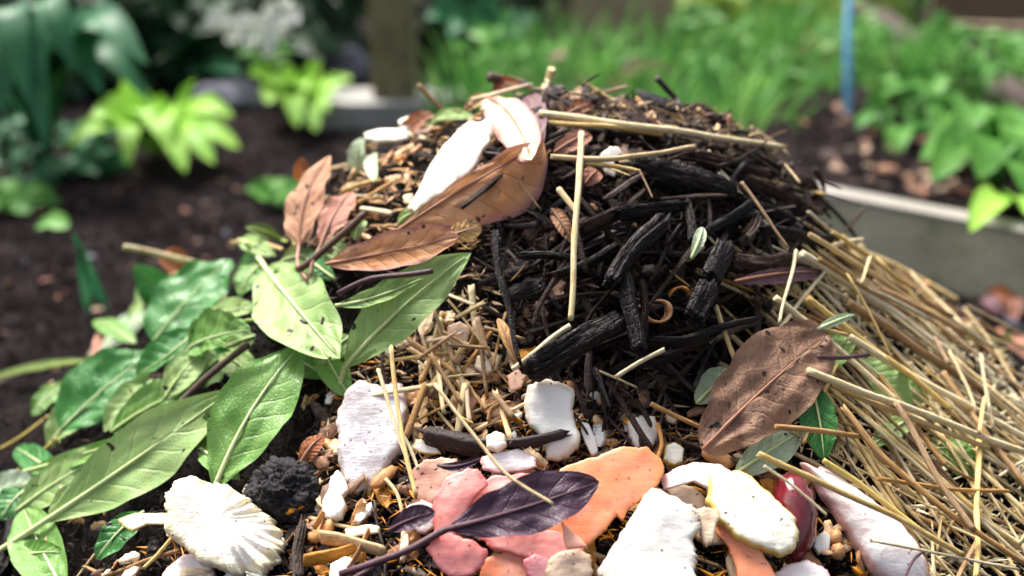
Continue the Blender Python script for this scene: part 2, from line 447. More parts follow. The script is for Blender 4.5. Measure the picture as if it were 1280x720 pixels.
M_gmid = mat_leaf('leaf_mid_green', (.12, .30, .05), (.20, .38, .09), (.44, .56, .22), 8, .36, spots=.10, veinamt=.5)
M_gdark = mat_leaf('leaf_dark_green', (.030, .19, .035), (.075, .29, .065), (.34, .52, .22), 7, .28, spots=.08, veinamt=.45)
M_golive = mat_leaf('leaf_olive', (.10, .17, .035), (.16, .22, .05), (.32, .38, .12), 6, .5, spots=.12)
M_gwan = mat_leaf('leaf_wan_green', (.38, .50, .32), (.52, .62, .44), (.68, .75, .56), 7, .6, spots=.05)
M_btan = mat_leaf('leaf_tan', (.50, .25, .14), (.64, .37, .22), (.34, .19, .15), 8, .7, spots=.12, blotch=(.34, .15, .09), veinamt=.5)
M_bpink = mat_leaf('leaf_pinkbrown', (.42, .17, .12), (.52, .25, .17), (.60, .36, .28), 8, .6, spots=.08)
M_borange = mat_leaf('leaf_orange', (.56, .24, .09), (.72, .42, .24), (.36, .12, .05), 9, .55, spots=.10, blotch=(.24, .09, .06), veinamt=.55, edge=(.34, .16, .16))
M_brust = mat_leaf('leaf_rust', (.30, .09, .03), (.42, .15, .05), (.22, .08, .04), 8, .5, spots=.08)
M_byel = mat_leaf('leaf_yellowbrown', (.58, .34, .12), (.66, .42, .17), (.40, .2, .08), 6, .5, spots=.08)
M_bleath = mat_leaf('leaf_leathery', (.27, .145, .090), (.42, .245, .16), (.50, .32, .2), 9, .65, spots=.16, blotch=(.13, .06, .045), wrinkle=2.6, veinamt=.6)
M_cream = mat_leaf('leaf_cream', (.78, .56, .38), (.84, .66, .48), (.55, .33, .26), 6, .6, spots=.02, edge=(.40, .17, .17), veinamt=.45)
M_purple = mat_leaf('leaf_purple', (.060, .030, .052), (.105, .055, .085), (.035, .016, .028), 7, .42, spots=.04, transl=.06, veinamt=.8)
M_purple2 = mat_leaf('leaf_plum', (.12, .05, .065), (.18, .085, .10), (.10, .04, .05), 6, .5, spots=.05, transl=.06)
M_vein = mat_fibre('leaf_rib', (.52, .62, .30), (.62, .70, .40), (.40, .46, .2), .5, var=.08, bump=.2)
M_veinb = mat_fibre('dry_rib', (.30, .15, .10), (.42, .24, .17), (.18, .08, .06), .6, var=.1, bump=.3)
M_veing = mat_fibre('green_stem', (.30, .42, .10), (.40, .50, .16), (.2, .3, .08), .5, var=.1, bump=.2)
M_white = mat_flesh('white_flesh', (.80, .77, .70), (.88, .86, .82), (.74, .66, .54), speckt=.71, bump=.22, rough=.32)
M_white2 = mat_flesh('greywhite_flesh', (.62, .58, .62), (.80, .78, .78), (.52, .44, .42), speckt=.68, bump=.35)
M_cauli = mat_flesh('cream_flesh', (.93, .90, .80), (.95, .93, .88), (.88, .76, .50), .8, .8, speckt=.71, bump=.6)
M_yel = mat_flesh('yellow_skinned', (.93, .89, .78), (.95, .92, .85), (.80, .62, .18), .90, speckt=.69)
M_pinkw = mat_flesh('pinkish_white', (.88, .80, .78), (.93, .88, .87), (.76, .48, .46), .88, speckt=.71)
M_orange = mat_flesh('orange_peel', (.80, .25, .13), (.86, .36, .20), (.85, .30, .09), .9, .7, speckt=.68, speck=(.45, .09, .06), patch=(.82, .38, .28), rough=.35, bump=.15)
M_pink = mat_flesh('pink_peel', (.78, .30, .27), (.86, .44, .38), (.68, .16, .17), .85, .7, speckt=.68, speck=(.45, .09, .09), rough=.35, bump=.15)
M_hot = mat_flesh('hotpink_peel', (.80, .20, .26), (.86, .38, .38), (.75, .15, .2), .88, .6)
M_peach = mat_flesh('peach_rind', (.80, .44, .32), (.86, .56, .42), (.70, .28, .20), .85, .6, speckt=.68, rough=.4, bump=.2)
M_beige = mat_flesh('beige_scrap', (.68, .50, .36), (.80, .66, .50), (.55, .36, .22), .85, .6, speckt=.67)
M_bean = mat_flesh('red_pepper', (.10, .006, .012), (.17, .012, .02), (.08, .004, .01), .9, .4, speckt=.8, rough=.2, sss=.05, bump=.12, coat=.6)
M_nut = mat_flesh('nut', (.50, .24, .09), (.62, .34, .15), (.38, .16, .06), .85, .5, rough=.45, sss=.1)
M_lump = mat_plain('charred_crust', (.008, .0065, .009), (.018, .014, .018), .6, 90, 1.0, .003, c3=(.028, .022, .026), fine=350)
M_pod = mat_plain('dark_pod', (.012, .008, .009), (.035, .022, .020), .55, 60, .9, .002, c3=(.10, .07, .045), fine=260)
# background
B_lime = mat_plain('lime_leaf', (.20, .46, .045), (.38, .64, .10), .5, 12, .2, .002, transl=.25, spec=.2)
B_blue = mat_plain('bluegreen_leaf', (.016, .115, .045), (.055, .21, .085), .5, 12, .2, .002, transl=.2, spec=.25)
B_green = mat_plain('garden_leaf', (.050, .20, .030), (.16, .38, .07), .5, 12, .2, .002, transl=.3, spec=.2)
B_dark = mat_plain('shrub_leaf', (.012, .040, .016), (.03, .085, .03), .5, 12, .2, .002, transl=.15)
B_grass = mat_plain('grass_blade', (.045, .20, .035), (.20, .44, .10), .5, 5, .2, .002, transl=.3, spec=.2, c3=(.34, .46, .16), fine=14)
B_yel = mat_plain('yellowgreen_leaf', (.25, .42, .04), (.36, .52, .07), .5, 12, .2, .002, transl=.3)
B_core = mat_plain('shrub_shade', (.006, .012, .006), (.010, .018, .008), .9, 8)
B_flower = mat_plain('white_petal', (.78, .80, .68), (.88, .89, .82), .6, 20)
M_post = mat_fibre('weathered_post', (.17, .15, .085), (.23, .20, .125), (.11, .095, .055), .8, su=3, sv=8, var=.05)
M_board = mat_plain('mossy_board', (.36, .35, .25), (.52, .50, .38), .85, 11, .7, .005, c3=(.26, .28, .14), fine=26)
M_boardtop = mat_plain('bare_board', (.24, .225, .195), (.34, .32, .28), .85, 9, .5, .003, c3=(.17, .17, .12), fine=40)
M_conc = mat_plain('concrete', (.28, .28, .26), (.38, .37, .35), .9, 6, .4, .004, fine=40)
M_slate = mat_plain('slate', (.10, .10, .13), (.20, .20, .25), .7, 8, .4, .004)
M_tim = mat_fibre('old_timber', (.15, .11, .075), (.24, .18, .125), (.07, .05, .035), .85, su=3, sv=8, var=.1)
M_log = mat_bark('log_bark', (.07, .055, .045), (.14, .11, .095), (.20, .17, .15), .85, .8, .2)
M_blue = mat_fibre('blue_plastic', (.06, .28, .50), (.12, .40, .62), (.50, .62, .72), .4, su=2, sv=30, var=.02)
M_brick = mat_plain('sandstone', (.30, .20, .14), (.40, .28, .20), .9, 5, .5, .01, fine=40)

# ================================================================ ground
def grid(name, xs, ys, zf, mat):
    vs = [(x, y, zf(x, y)) for y in ys for x in xs]; m = len(xs)
    fs = [(j*m+i, j*m+i+1, (j+1)*m+i+1, (j+1)*m+i) for j in range(len(ys)-1) for i in range(m-1)]
    return mk(name, vs, fs, mat, None, None, True, Vector((0, 0, 0)))
def spread(a, b, n, k):        # dense in the middle, coarse far out
    return [a*(1-t)+b*t if k == 0 else 0 for t in [i/n for i in range(n+1)]]
xs = [-60, -25, -12, -7, -5, -4]+[-3+i*.03 for i in range(201)]+[4, 5, 7, 12, 25, 60]
ys = [-40, -15, -6, -3, -1.5, -.8]+[-.4+i*.03 for i in range(181)]+[5.6, 6.5, 8, 12, 25, 60]
tag(grid('ground', xs, ys, lambda x, y: ground_h(x, y) if abs(x) < 3.1 and -1 < y < 5.1 else 0, M_soil), kind='structure')

# ================================================================ heap body
def heapmesh():
    n = 300; vs = []; fs = []
    x0, x1, y0, y1 = -.95, .85, -.02, 1.55
    for j in range(n+1):
        for i in range(n+1):
            x = x0+(x1-x0)*i/n; y = y0+(y1-y0)*j/n
            h = heap(x, y)
            if h < -.03: h = -.03
            k = noise.fractal(Vector((x*22, y*22, 1)), .8, 2.1, 4)*.007-.006+abs(noise.noise(Vector((x*60, y*60, 4))))*.005
            vs.append((x, y, h+k))
    for j in range(n):
        for i in range(n):
            q = (j*(n+1)+i, j*(n+1)+i+1, (j+1)*(n+1)+i+1, (j+1)*(n+1)+i)
            if all(vs[a][2] < -.028 for a in q): continue
            fs.append(q)
    return mk('compost_mulch', vs, fs, M_mulch, None, None, True, Vector((0, 0, 0)))
tag(heapmesh(), 'dark rotted compost making up the body of the garden heap', 'compost', kind='stuff')

# ================================================================ background garden
def D(px, py, t): return CAM+ray(px, py)*t
def bleaf(mb, pts, w, N=None, peak=.45, b=.8, curl=.5, nu=10):
    q = catmull([Vector(p) for p in pts], nu+1, closed=False)
    mid = lambda u: q[min(int(u*nu+.5), nu)]
    L = q[-1]-q[0]; N = N or (Vector((0, -.45, .9))); N = (N-L*(N.dot(L)/max(L.length_squared, 1e-9)))
    if N.length < 1e-3: N = Vector((1, 0, 0))
    N.normalize(); S = -N.cross(L).normalized()
    mb.add(g_leaf(mid, S, N, w/2, w/2, peak, b, curl, curl, wave=w*.06, nu=nu, nv=3, seed=rnd.random()*9))
def plant(name, label, cat, base, leaves, mat, w, group=None, stem_mat=None, sr=.004, N=None, **kw):
    """base: world point; leaves: list of (tip, rise) - each leaf of its own mesh"""
    root = thing(name, label, cat, base, group)
    for tip, rise in leaves:
        mb = MB(); a = base+Vector((rnd.uniform(-.012, .012), rnd.uniform(-.012, .012), .005))
        m = a.lerp(tip, .5)+Vector((0, 0, rise)); s0 = a.lerp(m, .38)
        bleaf(mb, [s0, a.lerp(m, .75)+Vector((0, 0, rise*.15)), m.lerp(tip, .45)+Vector((0, 0, rise*.25)), tip], w*rnd.uniform(.8, 1.2), N, **kw)
        mb.build('leaf', mat, root)
        g = g_tube([a, a.lerp(s0, .5), s0, a.lerp(m, .75)+Vector((0, 0, rise*.15-.002))], [sr, sr, sr*.8, sr*.4], 6); mk('leaf_stalk', g[0], g[1], stem_mat or mat, g[2], root)
    return root
def ring(base, n, r, h, drop, px=None):
    out = []
    for i in range(n):
        a = i*2.399+rnd.uniform(-.3, .3); k = rnd.uniform(.55, 1.05)
        out.append((base+Vector((math.cos(a)*r*k, math.sin(a)*r*k, h*(1.3-k)*rnd.uniform(.7, 1.2))), drop*rnd.uniform(.6, 1.3)))
    return out
# lime plants
b = G(192, 196)
tips = [(D(158, 92, 1.98), .0), (D(245, 98, 2.0), .0), (D(84, 186, 1.95), .05), (D(112, 148, 2.0), .04), (D(292, 146, 2.02), .05), (D(300, 186, 1.96), .05),
        (D(160, 208, 1.88), .07), (D(232, 216, 1.86), .07), (D(268, 206, 1.9), .06), (D(136, 118, 2.05), .02), (D(205, 118, 2.02), .01), (D(212, 186, 1.88), .07), (D(270, 122, 2.06), .02), (D(185, 150, 1.92), .05)]
plant('leafy_plant', 'bright lime green leafy plant in a low rosette on the bare dark soil', 'plant', b, tips, B_lime, .062)
b = G(372, 150)
tips = [(D(x, y, t), h) for x, y, t, h in [(310, 92, 2.25, .03), (335, 130, 2.2, .04), (360, 80, 2.3, .01), (400, 75, 2.3, .01), (420, 110, 2.25, .03), (372, 160, 2.12, .06), (410, 140, 2.2, .04), (345, 105, 2.2, .04), (385, 112, 2.2, .04), (440, 96, 2.35, .02), (325, 74, 2.35, .01), (395, 165, 2.15, .05)]]
plant('leafy_plant', 'light green leafy plant beside the foot of the square wooden post', 'plant', b, tips, B_lime, .062)
# big blue-green plant far left, tall stems and drooping leaves
b = G(52, 208)
tips = [(D(x, y, t), h) for x, y, t, h in [(185, 82, 1.75, .16), (130, 120, 1.8, .15), (60, 190, 1.72, .26), (5, 150, 1.75, .2), (20, 90, 1.8, .12), (110, 20, 1.95, .05), (60, 30, 1.9, .06), (150, 50, 1.9, .12), (-20, 60, 1.8, .1), (190, 130, 1.85, .15), (95, 90, 1.75, .2), (-30, 170, 1.75, .2), (35, 130, 1.7, .22)]]
plant('broad_leaved_plant', 'tall blue-green plant with long drooping leaves left of the lime rosette', 'plant', b, tips, B_blue, .085, sr=.006)
# seedlings on the soil
for (x, y, r, n, w, lab) in [(95, 222, .075, 9, .035, 'low dark green seedling clump below the tall drooping plant'), (8, 262, .085, 9, .04, 'small green weed at the very edge of the bare soil'),
                          (345, 256, .075, 8, .04, 'small green weed growing close behind the tan dry leaf')]:
    b = G(x, y); plant('weed', lab, 'weed', b, ring(b, n, r, .045, .01), B_green if y > 230 else B_blue, w, sr=.002)
b = G(128, 418)
plant('grass_blade_plant', 'dark upright blade-like leaf rising from the soil on the left', 'plant', b+Vector((0, 0, 0)), [(D(90, 288, 1.16), .0), (D(98, 300, 1.17), .0)], B_blue, .013, sr=.002)
b = G(66, 290)
mb = MB(); bleaf(mb, [D(45, 284, 1.46), D(66, 276, 1.46), D(86, 284, 1.45)], .034, b=.5, peak=.5); tag(mb.build('fallen_leaf', B_green), 'round green leaf lying flat on the bare soil', 'leaf')
# flowers
def flowers(label, cx, cy, t, n, sp, basept):
    root = thing('flowering_plant', label, 'plant', basept)
    fl = MB(); st = MB(); lf = MB()
    for i in range(n):
        c = D(cx+rnd.gauss(0, sp), cy+rnd.gauss(0, sp*.38), t+rnd.uniform(-.08, .08))
        fl = MB()
        for k in range(5):
            a = k*1.257+rnd.random(); e = c+Vector((math.cos(a)*.015, -.005, math.sin(a)*.015))
            bleaf(fl, [c, c.lerp(e, .5), e], .017, Vector((0, -1, .6)), .5, .6, .3, 3)
        fl.build('flower', B_flower, root)
        if i % 3 == 0: st.add(g_tube(bez(basept+Vector((rnd.uniform(-.02, .02), 0, 0)), basept.lerp(c, .5)+Vector((0, 0, .05)), c, 6), .0018, 5))
        if i % 2 == 0:
            q = basept.lerp(c, rnd.uniform(.3, .8)); e = q+Vector((rnd.uniform(-.06, .06), rnd.uniform(-.05, .03), rnd.uniform(-.02, .03)))
            bleaf(lf, [q, q.lerp(e, .5)+Vector((0, 0, .012)), e], .02, None, .45, .8, .4, 4)
    st.build('stems', B_green, root); lf.build('foliage', B_green, root)
flowers('plant with clusters of tiny white flowers in front of the dark shrubs', 325, 28, 2.15, 34, 38, G(335, 120))
# posts, kerb, stones
def box(mb, o, X, Y, Z, bev=.0):
    """o corner; X, Y, Z edge vectors; chamfered along the vertical edges when bev"""
    c = [(0, 0), (1, 0), (1, 1), (0, 1)]
    if bev:
        bx, by = bev/X.length, bev/Y.length
        c = [(bx, 0), (1-bx, 0), (1, by), (1, 1-by), (1-bx, 1), (bx, 1), (0, 1-by), (0, by)]
    n = len(c); vs = [o+X*a+Y*b_+Z*z for z in (0, 1) for a, b_ in c]
    fs = [tuple(reversed(range(n))), tuple(range(n, 2*n))]; uv = [[(a, b_*.05) for a, b_ in reversed(c)], [(a, b_*.05) for a, b_ in c]]
    for i in range(n):
        k = (i+1) % n; fs.append((i, k, n+k, n+i)); h = Z.length
        uv.append([(i/n, 0), ((i+1)/n, 0), ((i+1)/n, h), (i/n, h)])
    mb.add((vs, fs, uv))
def boxobj(name, mat, o, X, Y, Z, bev=.004, parent=None):
    mb = MB(); box(mb, o, X, Y, Z, bev); return mb.build(name, mat, parent, smooth=False)
b = G(497, 158)
k = boxobj('kerb_stone', M_conc, b+Vector((-.17, -.03, -.02)), Vector((.34, -.01, 0)), Vector((0, .16, 0)), Vector((0, 0, .075)), .008)
tag(k, 'pale grey kerb stone at the foot of the square wooden post', 'kerb stone')
tag(boxobj('fence_post', M_post, b+Vector((-.052, .01, .0552)), Vector((.09, 0, 0)), Vector((0, .09, 0)), Vector((0, 0, 1.3)), .006), 'square weathered wooden post standing on the grey kerb stone', 'post')
b = G(707, 84)
tag(boxobj('fence_post', M_post, b+Vector((-.055, 0, -.02)), Vector((.105, 0, 0)), Vector((0, .1, 0)), Vector((0, 0, 1.4)), .006), 'wooden post farther back among the green grass', 'post')
b = G(775, 88)
tag(boxobj('stone_block', M_brick, b+Vector((-.13, 0, -.02)), Vector((.27, .03, 0)), Vector((0, .2, 0)), Vector((0, 0, .24)), .01), 'brownish stone block right of the farther wooden post', 'stone block')
def stone(label, px, py, t, s, mat):
    bpy_v = []; c = D(px, py, t); n = 14; vs = []; fs = []; sd = rnd.random()*40
    for i in range(n+1):
        for j in range(n*2):
            a = math.pi*i/n; p_ = 2*math.pi*j/(2*n); d = Vector((math.sin(a)*math.cos(p_), math.sin(a)*math.sin(p_), math.cos(a)))
            r = 1+.35*noise.noise(d*1.6+Vector((sd, 0, 0)))
            vs.append(c+Vector((d.x*s[0], d.y*s[1], d.z*s[2]))*r)
    for i in range(n):
        for j in range(2*n): fs.append((i*2*n+j, (i+1)*2*n+j, (i+1)*2*n+(j+1) % (2*n), i*2*n+(j+1) % (2*n)))
    return tag(mk('stone', vs, fs, mat, smooth=True), label, 'stone')
stone('dark slate-grey stone between the lime rosette and the dark shrubs', 293, 122, 2.5, (.09, .07, .04), M_slate)
stone('purplish grey stone behind the light green plant by the post', 432, 84, 2.75, (.06, .05, .055), M_slate)
# hedge and shrubs
def shrub(name, label, cat, c, rad, n, mat, ls, group=None, stems=4, core=.8):
    root = thing(name, label, cat, Vector((c.x, c.y, 0)), group)
    st = MB()
    for i in range(stems):
        a = rnd.random()*6.28; e = c+Vector((math.cos(a)*rad.x*.6, math.sin(a)*rad.y*.6, rnd.uniform(0, .6)*rad.z))
        st.add(g_tube(bez(Vector((c.x+math.cos(a)*.03, c.y+math.sin(a)*.03, -.02)), Vector((c.x, c.y, c.z*.6)), e, 7), [.012, .011, .01, .008, .007, .005, .003], 6))
    st.build('stems', M_log, root)
    mb = MB(); sd = rnd.random()*50
    for i in range(n):
        while True:
            d = Vector((rnd.uniform(-1, 1), rnd.uniform(-1, 1), rnd.uniform(-1, 1)))
            if .25 < d.length < 1 and noise.noise(d*2.3+Vector((sd, 0, 0)))*.9+.35 > rnd.random()*.6: break
        q = c+Vector((d.x*rad.x, d.y*rad.y, d.z*rad.z))
        if q.z < .01: continue
        e = q+Vector((rnd.uniform(-1, 1), rnd.uniform(-1, .6), rnd.uniform(-.9, .5)))*ls
        bleaf(mb, [q, q.lerp(e, .5)+Vector((0, 0, ls*.12)), e], ls*rnd.uniform(.35, .6), Vector((rnd.uniform(-.5, .5), -.5, .8)), .42, .8, .4, 4)
    mb.build('foliage', mat, root); return root
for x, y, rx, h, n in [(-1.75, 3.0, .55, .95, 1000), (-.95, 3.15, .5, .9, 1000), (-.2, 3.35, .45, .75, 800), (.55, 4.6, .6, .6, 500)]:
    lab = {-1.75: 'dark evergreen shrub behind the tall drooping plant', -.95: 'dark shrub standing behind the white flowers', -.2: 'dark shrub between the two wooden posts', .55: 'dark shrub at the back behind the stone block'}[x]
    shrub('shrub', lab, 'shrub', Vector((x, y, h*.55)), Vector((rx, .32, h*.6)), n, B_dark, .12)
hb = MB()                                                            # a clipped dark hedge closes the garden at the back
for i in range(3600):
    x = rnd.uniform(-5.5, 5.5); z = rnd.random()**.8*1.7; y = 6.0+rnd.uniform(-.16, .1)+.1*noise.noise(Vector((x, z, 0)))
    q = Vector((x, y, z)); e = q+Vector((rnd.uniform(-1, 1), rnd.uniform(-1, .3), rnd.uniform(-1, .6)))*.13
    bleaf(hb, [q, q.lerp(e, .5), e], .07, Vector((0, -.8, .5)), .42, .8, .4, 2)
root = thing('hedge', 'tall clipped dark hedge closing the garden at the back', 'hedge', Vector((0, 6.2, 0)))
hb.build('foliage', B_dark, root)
boxobj('shade_core', B_core, Vector((-5.5, 6.15, 0)), Vector((11, 0, 0)), Vector((0, .5, 0)), Vector((0, 0, 1.65)), .05, root)  # solid near-black box, its colour stands in for the shade inside the hedge
# blue-green leaves hanging in front of the shrub between the posts
b = G(600, 95)
tips = [(D(x, y, t), h) for x, y, t, h in [(530, 22, 2.7, .06), (560, 48, 2.65, .08), (600, 20, 2.7, .03), (640, 12, 2.75, .03), (575, 2, 2.8, .02), (672, 20, 2.8, .04), (620, 70, 2.6, .08), (655, 45, 2.7, .05), (545, -12, 2.8, .02), (610, -15, 2.8, .02)]]
plant('broad_leaved_plant', 'blue-green leafy plant between the two wooden posts', 'plant', b, tips, B_blue, .09)
b = G(215, 110)
tips = [(D(x, y, t), h) for x, y, t, h in [(235, 8, 2.6, .02), (205, -8, 2.6, .02), (262, 30, 2.5, .03), (300, 92, 2.45, .03), (250, -15, 2.6, .01)]]
plant('broad_leaved_plant', 'dim green leafy plant in the shade left of the white flowers', 'plant', b, tips, B_blue, .07)
# raised bed
X = Vector((BED_D.x, BED_D.y, 0)); Y = Vector((BED_N.x, BED_N.y, 0)); A3 = Vector((BED_A.x, BED_A.y, 0))
root = thing('raised_bed', 'weathered pale board edging of the raised bed right of the heap', 'raised bed', A3)
mb = MB(); box(mb, A3-X*.18+Vector((0, 0, -.03)), X*1.6, Y*.034, Vector((0, 0, .128)), .003); mb.build('side_board', M_board, root, False)
mb = MB(); box(mb, A3-X*.182-Y*.002+Vector((0, 0, .0985)), X*1.606, Y*.039, Vector((0, 0, .006)), .002); mb.build('top_edge', M_boardtop, root, False)
def bedsoil():
    n, m = 90, 90; vs = []; fs = []
    for j in range(m+1):
        for i in range(n+1):
            q = -.65+2.1*i/n; p = A3+X*q+Y*(.0345+2.3*j/m)
            vs.append((p.x, p.y, .078*min(max((q+.62)/.45, -.1), 1)+2.2*ground_h(p.x*1.3, p.y*1.3)))
    for j in range(m):
        for i in range(n): fs.append((j*(n+1)+i, j*(n+1)+i+1, (j+1)*(n+1)+i+1, (j+1)*(n+1)+i))
    return mk('bed_ground', vs, fs, M_soil, None, None, True, Vector((0, 0, 0)))
tag(bedsoil(), kind='structure')
def Gb(px, py): return G(px, py, .08)
b = Gb(1235, 235)
tips = [(D(x, y, t), h) for x, y, t, h in [(1150, 200, 1.62, .06), (1175, 155, 1.75, .05), (1215, 165, 1.6, .05), (1262, 160, 1.62, .04), (1300, 190, 1.6, .04), (1165, 228, 1.5, .06), (1225, 225, 1.45, .07), (1285, 250, 1.42, .06), (1265, 215, 1.45, .08), (1320, 230, 1.5, .05), (1190, 190, 1.5, .09), (1245, 135, 1.8, .03), (1290, 140, 1.75, .02)]]
plant('broad_leaved_plant', 'broad-leaved green plant at the right end of the raised bed', 'plant', b, tips, B_green, .085, sr=.005)
b = Gb(1262, 262)
plant('leafy_plant', 'pale green leaf drooping over the top edge of the raised bed board', 'plant', b, [(D(1212, 290, 1.33), .03), (D(1285, 270, 1.34), .02)], B_lime, .045, sr=.003)
b = Gb(1125, 175)
tips = [(D(x, y, t), h) for x, y, t, h in [(1085, 190, 2.0, .03), (1110, 215, 1.8, .04), (1170, 180, 1.9, .03), (1200, 120, 2.2, .02), (1150, 145, 2.1, .02)]]
plant('leafy_plant', 'low green plant in the middle of the raised bed', 'plant', b, tips, B_green, .04, sr=.003)
def tuft(mb, c, n, h, sp, w):
    for i in range(n):
        a = rnd.random()*6.28; o = c+Vector((math.cos(a), math.sin(a), 0))*sp*rnd.random()*.5
        hh = h*rnd.uniform(.5, 1.1); l = rnd.uniform(.1, .7)
        e = o+Vector((math.cos(a)*hh*l, math.sin(a)*hh*l, hh*(1-l*.45))); m = o+Vector((math.cos(a)*hh*l*.3, math.sin(a)*hh*l*.3, hh*.6))
        q = [o, m, e]; S = Vector((-math.sin(a), math.cos(a), 0))*w/2 if rnd.random() < .4 else Vector((w/2, 0, 0)); b_ = len(mb.v)
        P_ = bez(o, m, e, 5)
        for k_, p in enumerate(P_):
            s = (1-(k_/4)**2)*.95+.05; mb.v += [p-S*s, p+S*s]
        for k_ in range(4):
            mb.f.append((b_+2*k_, b_+2*k_+1, b_+2*k_+3, b_+2*k_+2)); mb.uv.append([(0, 0), (1, 0), (1, 1), (0, 1)])
mb = MB()
for i in range(760):
    px = rnd.uniform(560, 1035); py = rnd.uniform(5, 215)
    if py > 210-abs(px-880)*.05: continue
    if (px < 730 and py < 98) or (px < 815 and py < 96): continue
    if noise.noise(Vector((px*.018, py*.03, 2)))+rnd.random()*.25 < .16: continue
    c = G(px, py)
    if (Vector((c.x, c.y))-BED_A).dot(BED_N) > -.02 and (Vector((c.x, c.y))-BED_A).dot(BED_D) > -.2: continue
    tuft(mb, c, 11, .09+.17*rnd.random()**2, .13, .011)
tag(mb.build('grass', B_grass, origin=Vector((.3, 2.3, 0))), 'lush green grass growing behind the heap', 'grass', kind='stuff')
for (px, py, h, n, lab, m_) in [(1120, 118, .19, 60, 'upright green tuft of grass beside the blue cane', B_grass), (980, 70, .2, 50, 'tall grass tuft left of the blue cane', B_grass), (1165, 100, .14, 40, 'grass tuft below the leaning dark log', B_grass)]:
    mb = MB(); tuft(mb, Gb(px, py), n, h, .12, .009); tag(mb.build('grass_tuft', m_), lab, 'grass tuft')
for (px, py, t, n, r, lab, m_) in [(930, 45, 3.2, 260, (.32, .2, .26), 'yellow-green bushy plant behind the tall grass', B_yel), (1010, 25, 3.5, 200, (.3, .2, .25), 'bright green bushy plant behind the blue cane', B_yel), (1130, 30, 3.6, 220, (.28, .2, .3), 'mid green bushy plant at the back of the raised bed', B_green), (830, 20, 3.5, 260, (.34, .2, .3), 'mid green bushy plant right of the stone block', B_green), (640, 90, 2.5, 60, (.12, .08, .08), 'low green sprig in front of the farther wooden post', B_green)]:
    c = D(px, py, t); c.z = max(c.z, r[2]*.6)
    shrub('bush', lab, 'bush', c, Vector(r), n, m_, .085)
a, b = Gb(1063, 150), D(1056, -60, 2.2)
g = g_tube([a+Vector((0, 0, -.03)), a.lerp(b, .5), b+Vector((0, 0, .3))], .0082, 10); tag(mk('garden_cane', g[0], g[1], M_blue, g[2]), 'thin blue garden cane standing in the raised bed', 'cane')
a, b = D(1075, 22, 3.1), Gb(1300, 150)
g = g_tube([a.lerp(b, i/9)+Vector((0, 0, .012*math.sin(i))) for i in range(10)], [.042-.001*i for i in range(10)], 14, dis=lambda a_, l, t: .12*noise.noise(Vector((math.cos(a_)*2, math.sin(a_)*2, l*9))))
tag(mk('leaning_log', g[0], g[1], M_log, g[2]), 'dark leaning log lying across the back of the raised bed', 'log')
for i, (p0, z0, hh, ln, lab) in enumerate([((1215, 88), .0, .13, 1.3, 'lower brown timber board at the back right of the garden'), ((1200, 52), .0, .16, 1.5, 'upper brown timber board beyond the raised bed')]):
    b = G(*p0); tag(boxobj('timber_board', M_tim, b+Vector((-.1, .0, -.01)), Vector((ln, -.25, 0)), Vector((.01, .05, 0)), Vector((0, 0, hh)), .004), lab, 'board')
a, b = Gb(1088, 235), Gb(1180, 205)

def bushes(lab, group, pts, m, n, r, ls, name='leafy_weed', cat='weed'):
    for (px, py, dz) in pts:
        c = G(px, py, dz); c = c+Vector((0, 0, r*.7)); k = rnd.uniform(.75, 1.25)
        shrub(name, lab, cat, c, Vector((r*k, r*.8, r*.9*k)), n, m, ls, group, stems=3)
bushes('one of the leafy green weeds growing in the grass behind the heap', 'leafy weeds in the grass', [(660, 130, 0), (790, 120, 0), (850, 70, 0), (905, 90, 0), (960, 130, 0), (820, 40, 0), (940, 60, 0), (985, 95, 0)], B_green, 46, .085, .07)
bushes('one of the yellow-green leafy weeds between the grass and the bushes at the back', 'yellow-green weeds', [(880, 50, 0), (960, 40, 0), (1020, 60, 0), (905, 30, 0)], B_yel, 40, .09, .07)
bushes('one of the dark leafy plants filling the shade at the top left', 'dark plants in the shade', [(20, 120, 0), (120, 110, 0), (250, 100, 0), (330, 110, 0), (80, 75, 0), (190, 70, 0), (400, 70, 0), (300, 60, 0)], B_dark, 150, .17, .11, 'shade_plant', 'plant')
bushes('one of the small weeds growing in the raised bed', 'weeds in the raised bed', [(1060, 60, .08), (1130, 160, .08), (1195, 130, .08), (1235, 100, .08), (1270, 120, .08), (1180, 75, .08), (1090, 90, .08)], B_green, 55, .06, .055)
bushes('one of the small bluish weeds on the soil left of the heap', 'bluish weeds on the soil', [(30, 235, 0), (130, 215, 0), (20, 190, 0), (105, 190, 0)], B_blue, 30, .045, .045)

bushes('one of the taller leafy stems rising out of the grass behind the heap', 'leafy stems in the grass', [(855, 95, 0), (900, 130, 0), (830, 75, 0), (950, 85, 0), (990, 130, 0), (870, 150, 0)], B_green, 26, .10, .06)
bushes('one of the pale green leafy sprigs in the grass behind the heap', 'pale sprigs in the grass', [(770, 130, 0), (930, 150, 0), (1000, 70, 0), (720, 120, 0), (880, 110, 0)], B_lime, 16, .06, .06)
bushes('one of the low brown dead plants among the grass behind the heap', 'dead plants in the grass', [(800, 140, 0), (860, 45, 0), (920, 70, 0), (980, 110, 0), (690, 140, 0), (1010, 100, 0)], M_woodb, 34, .07, .05, 'dead_plant', 'dead plant')
# ================================================================ the heap: named pieces
W = Vector
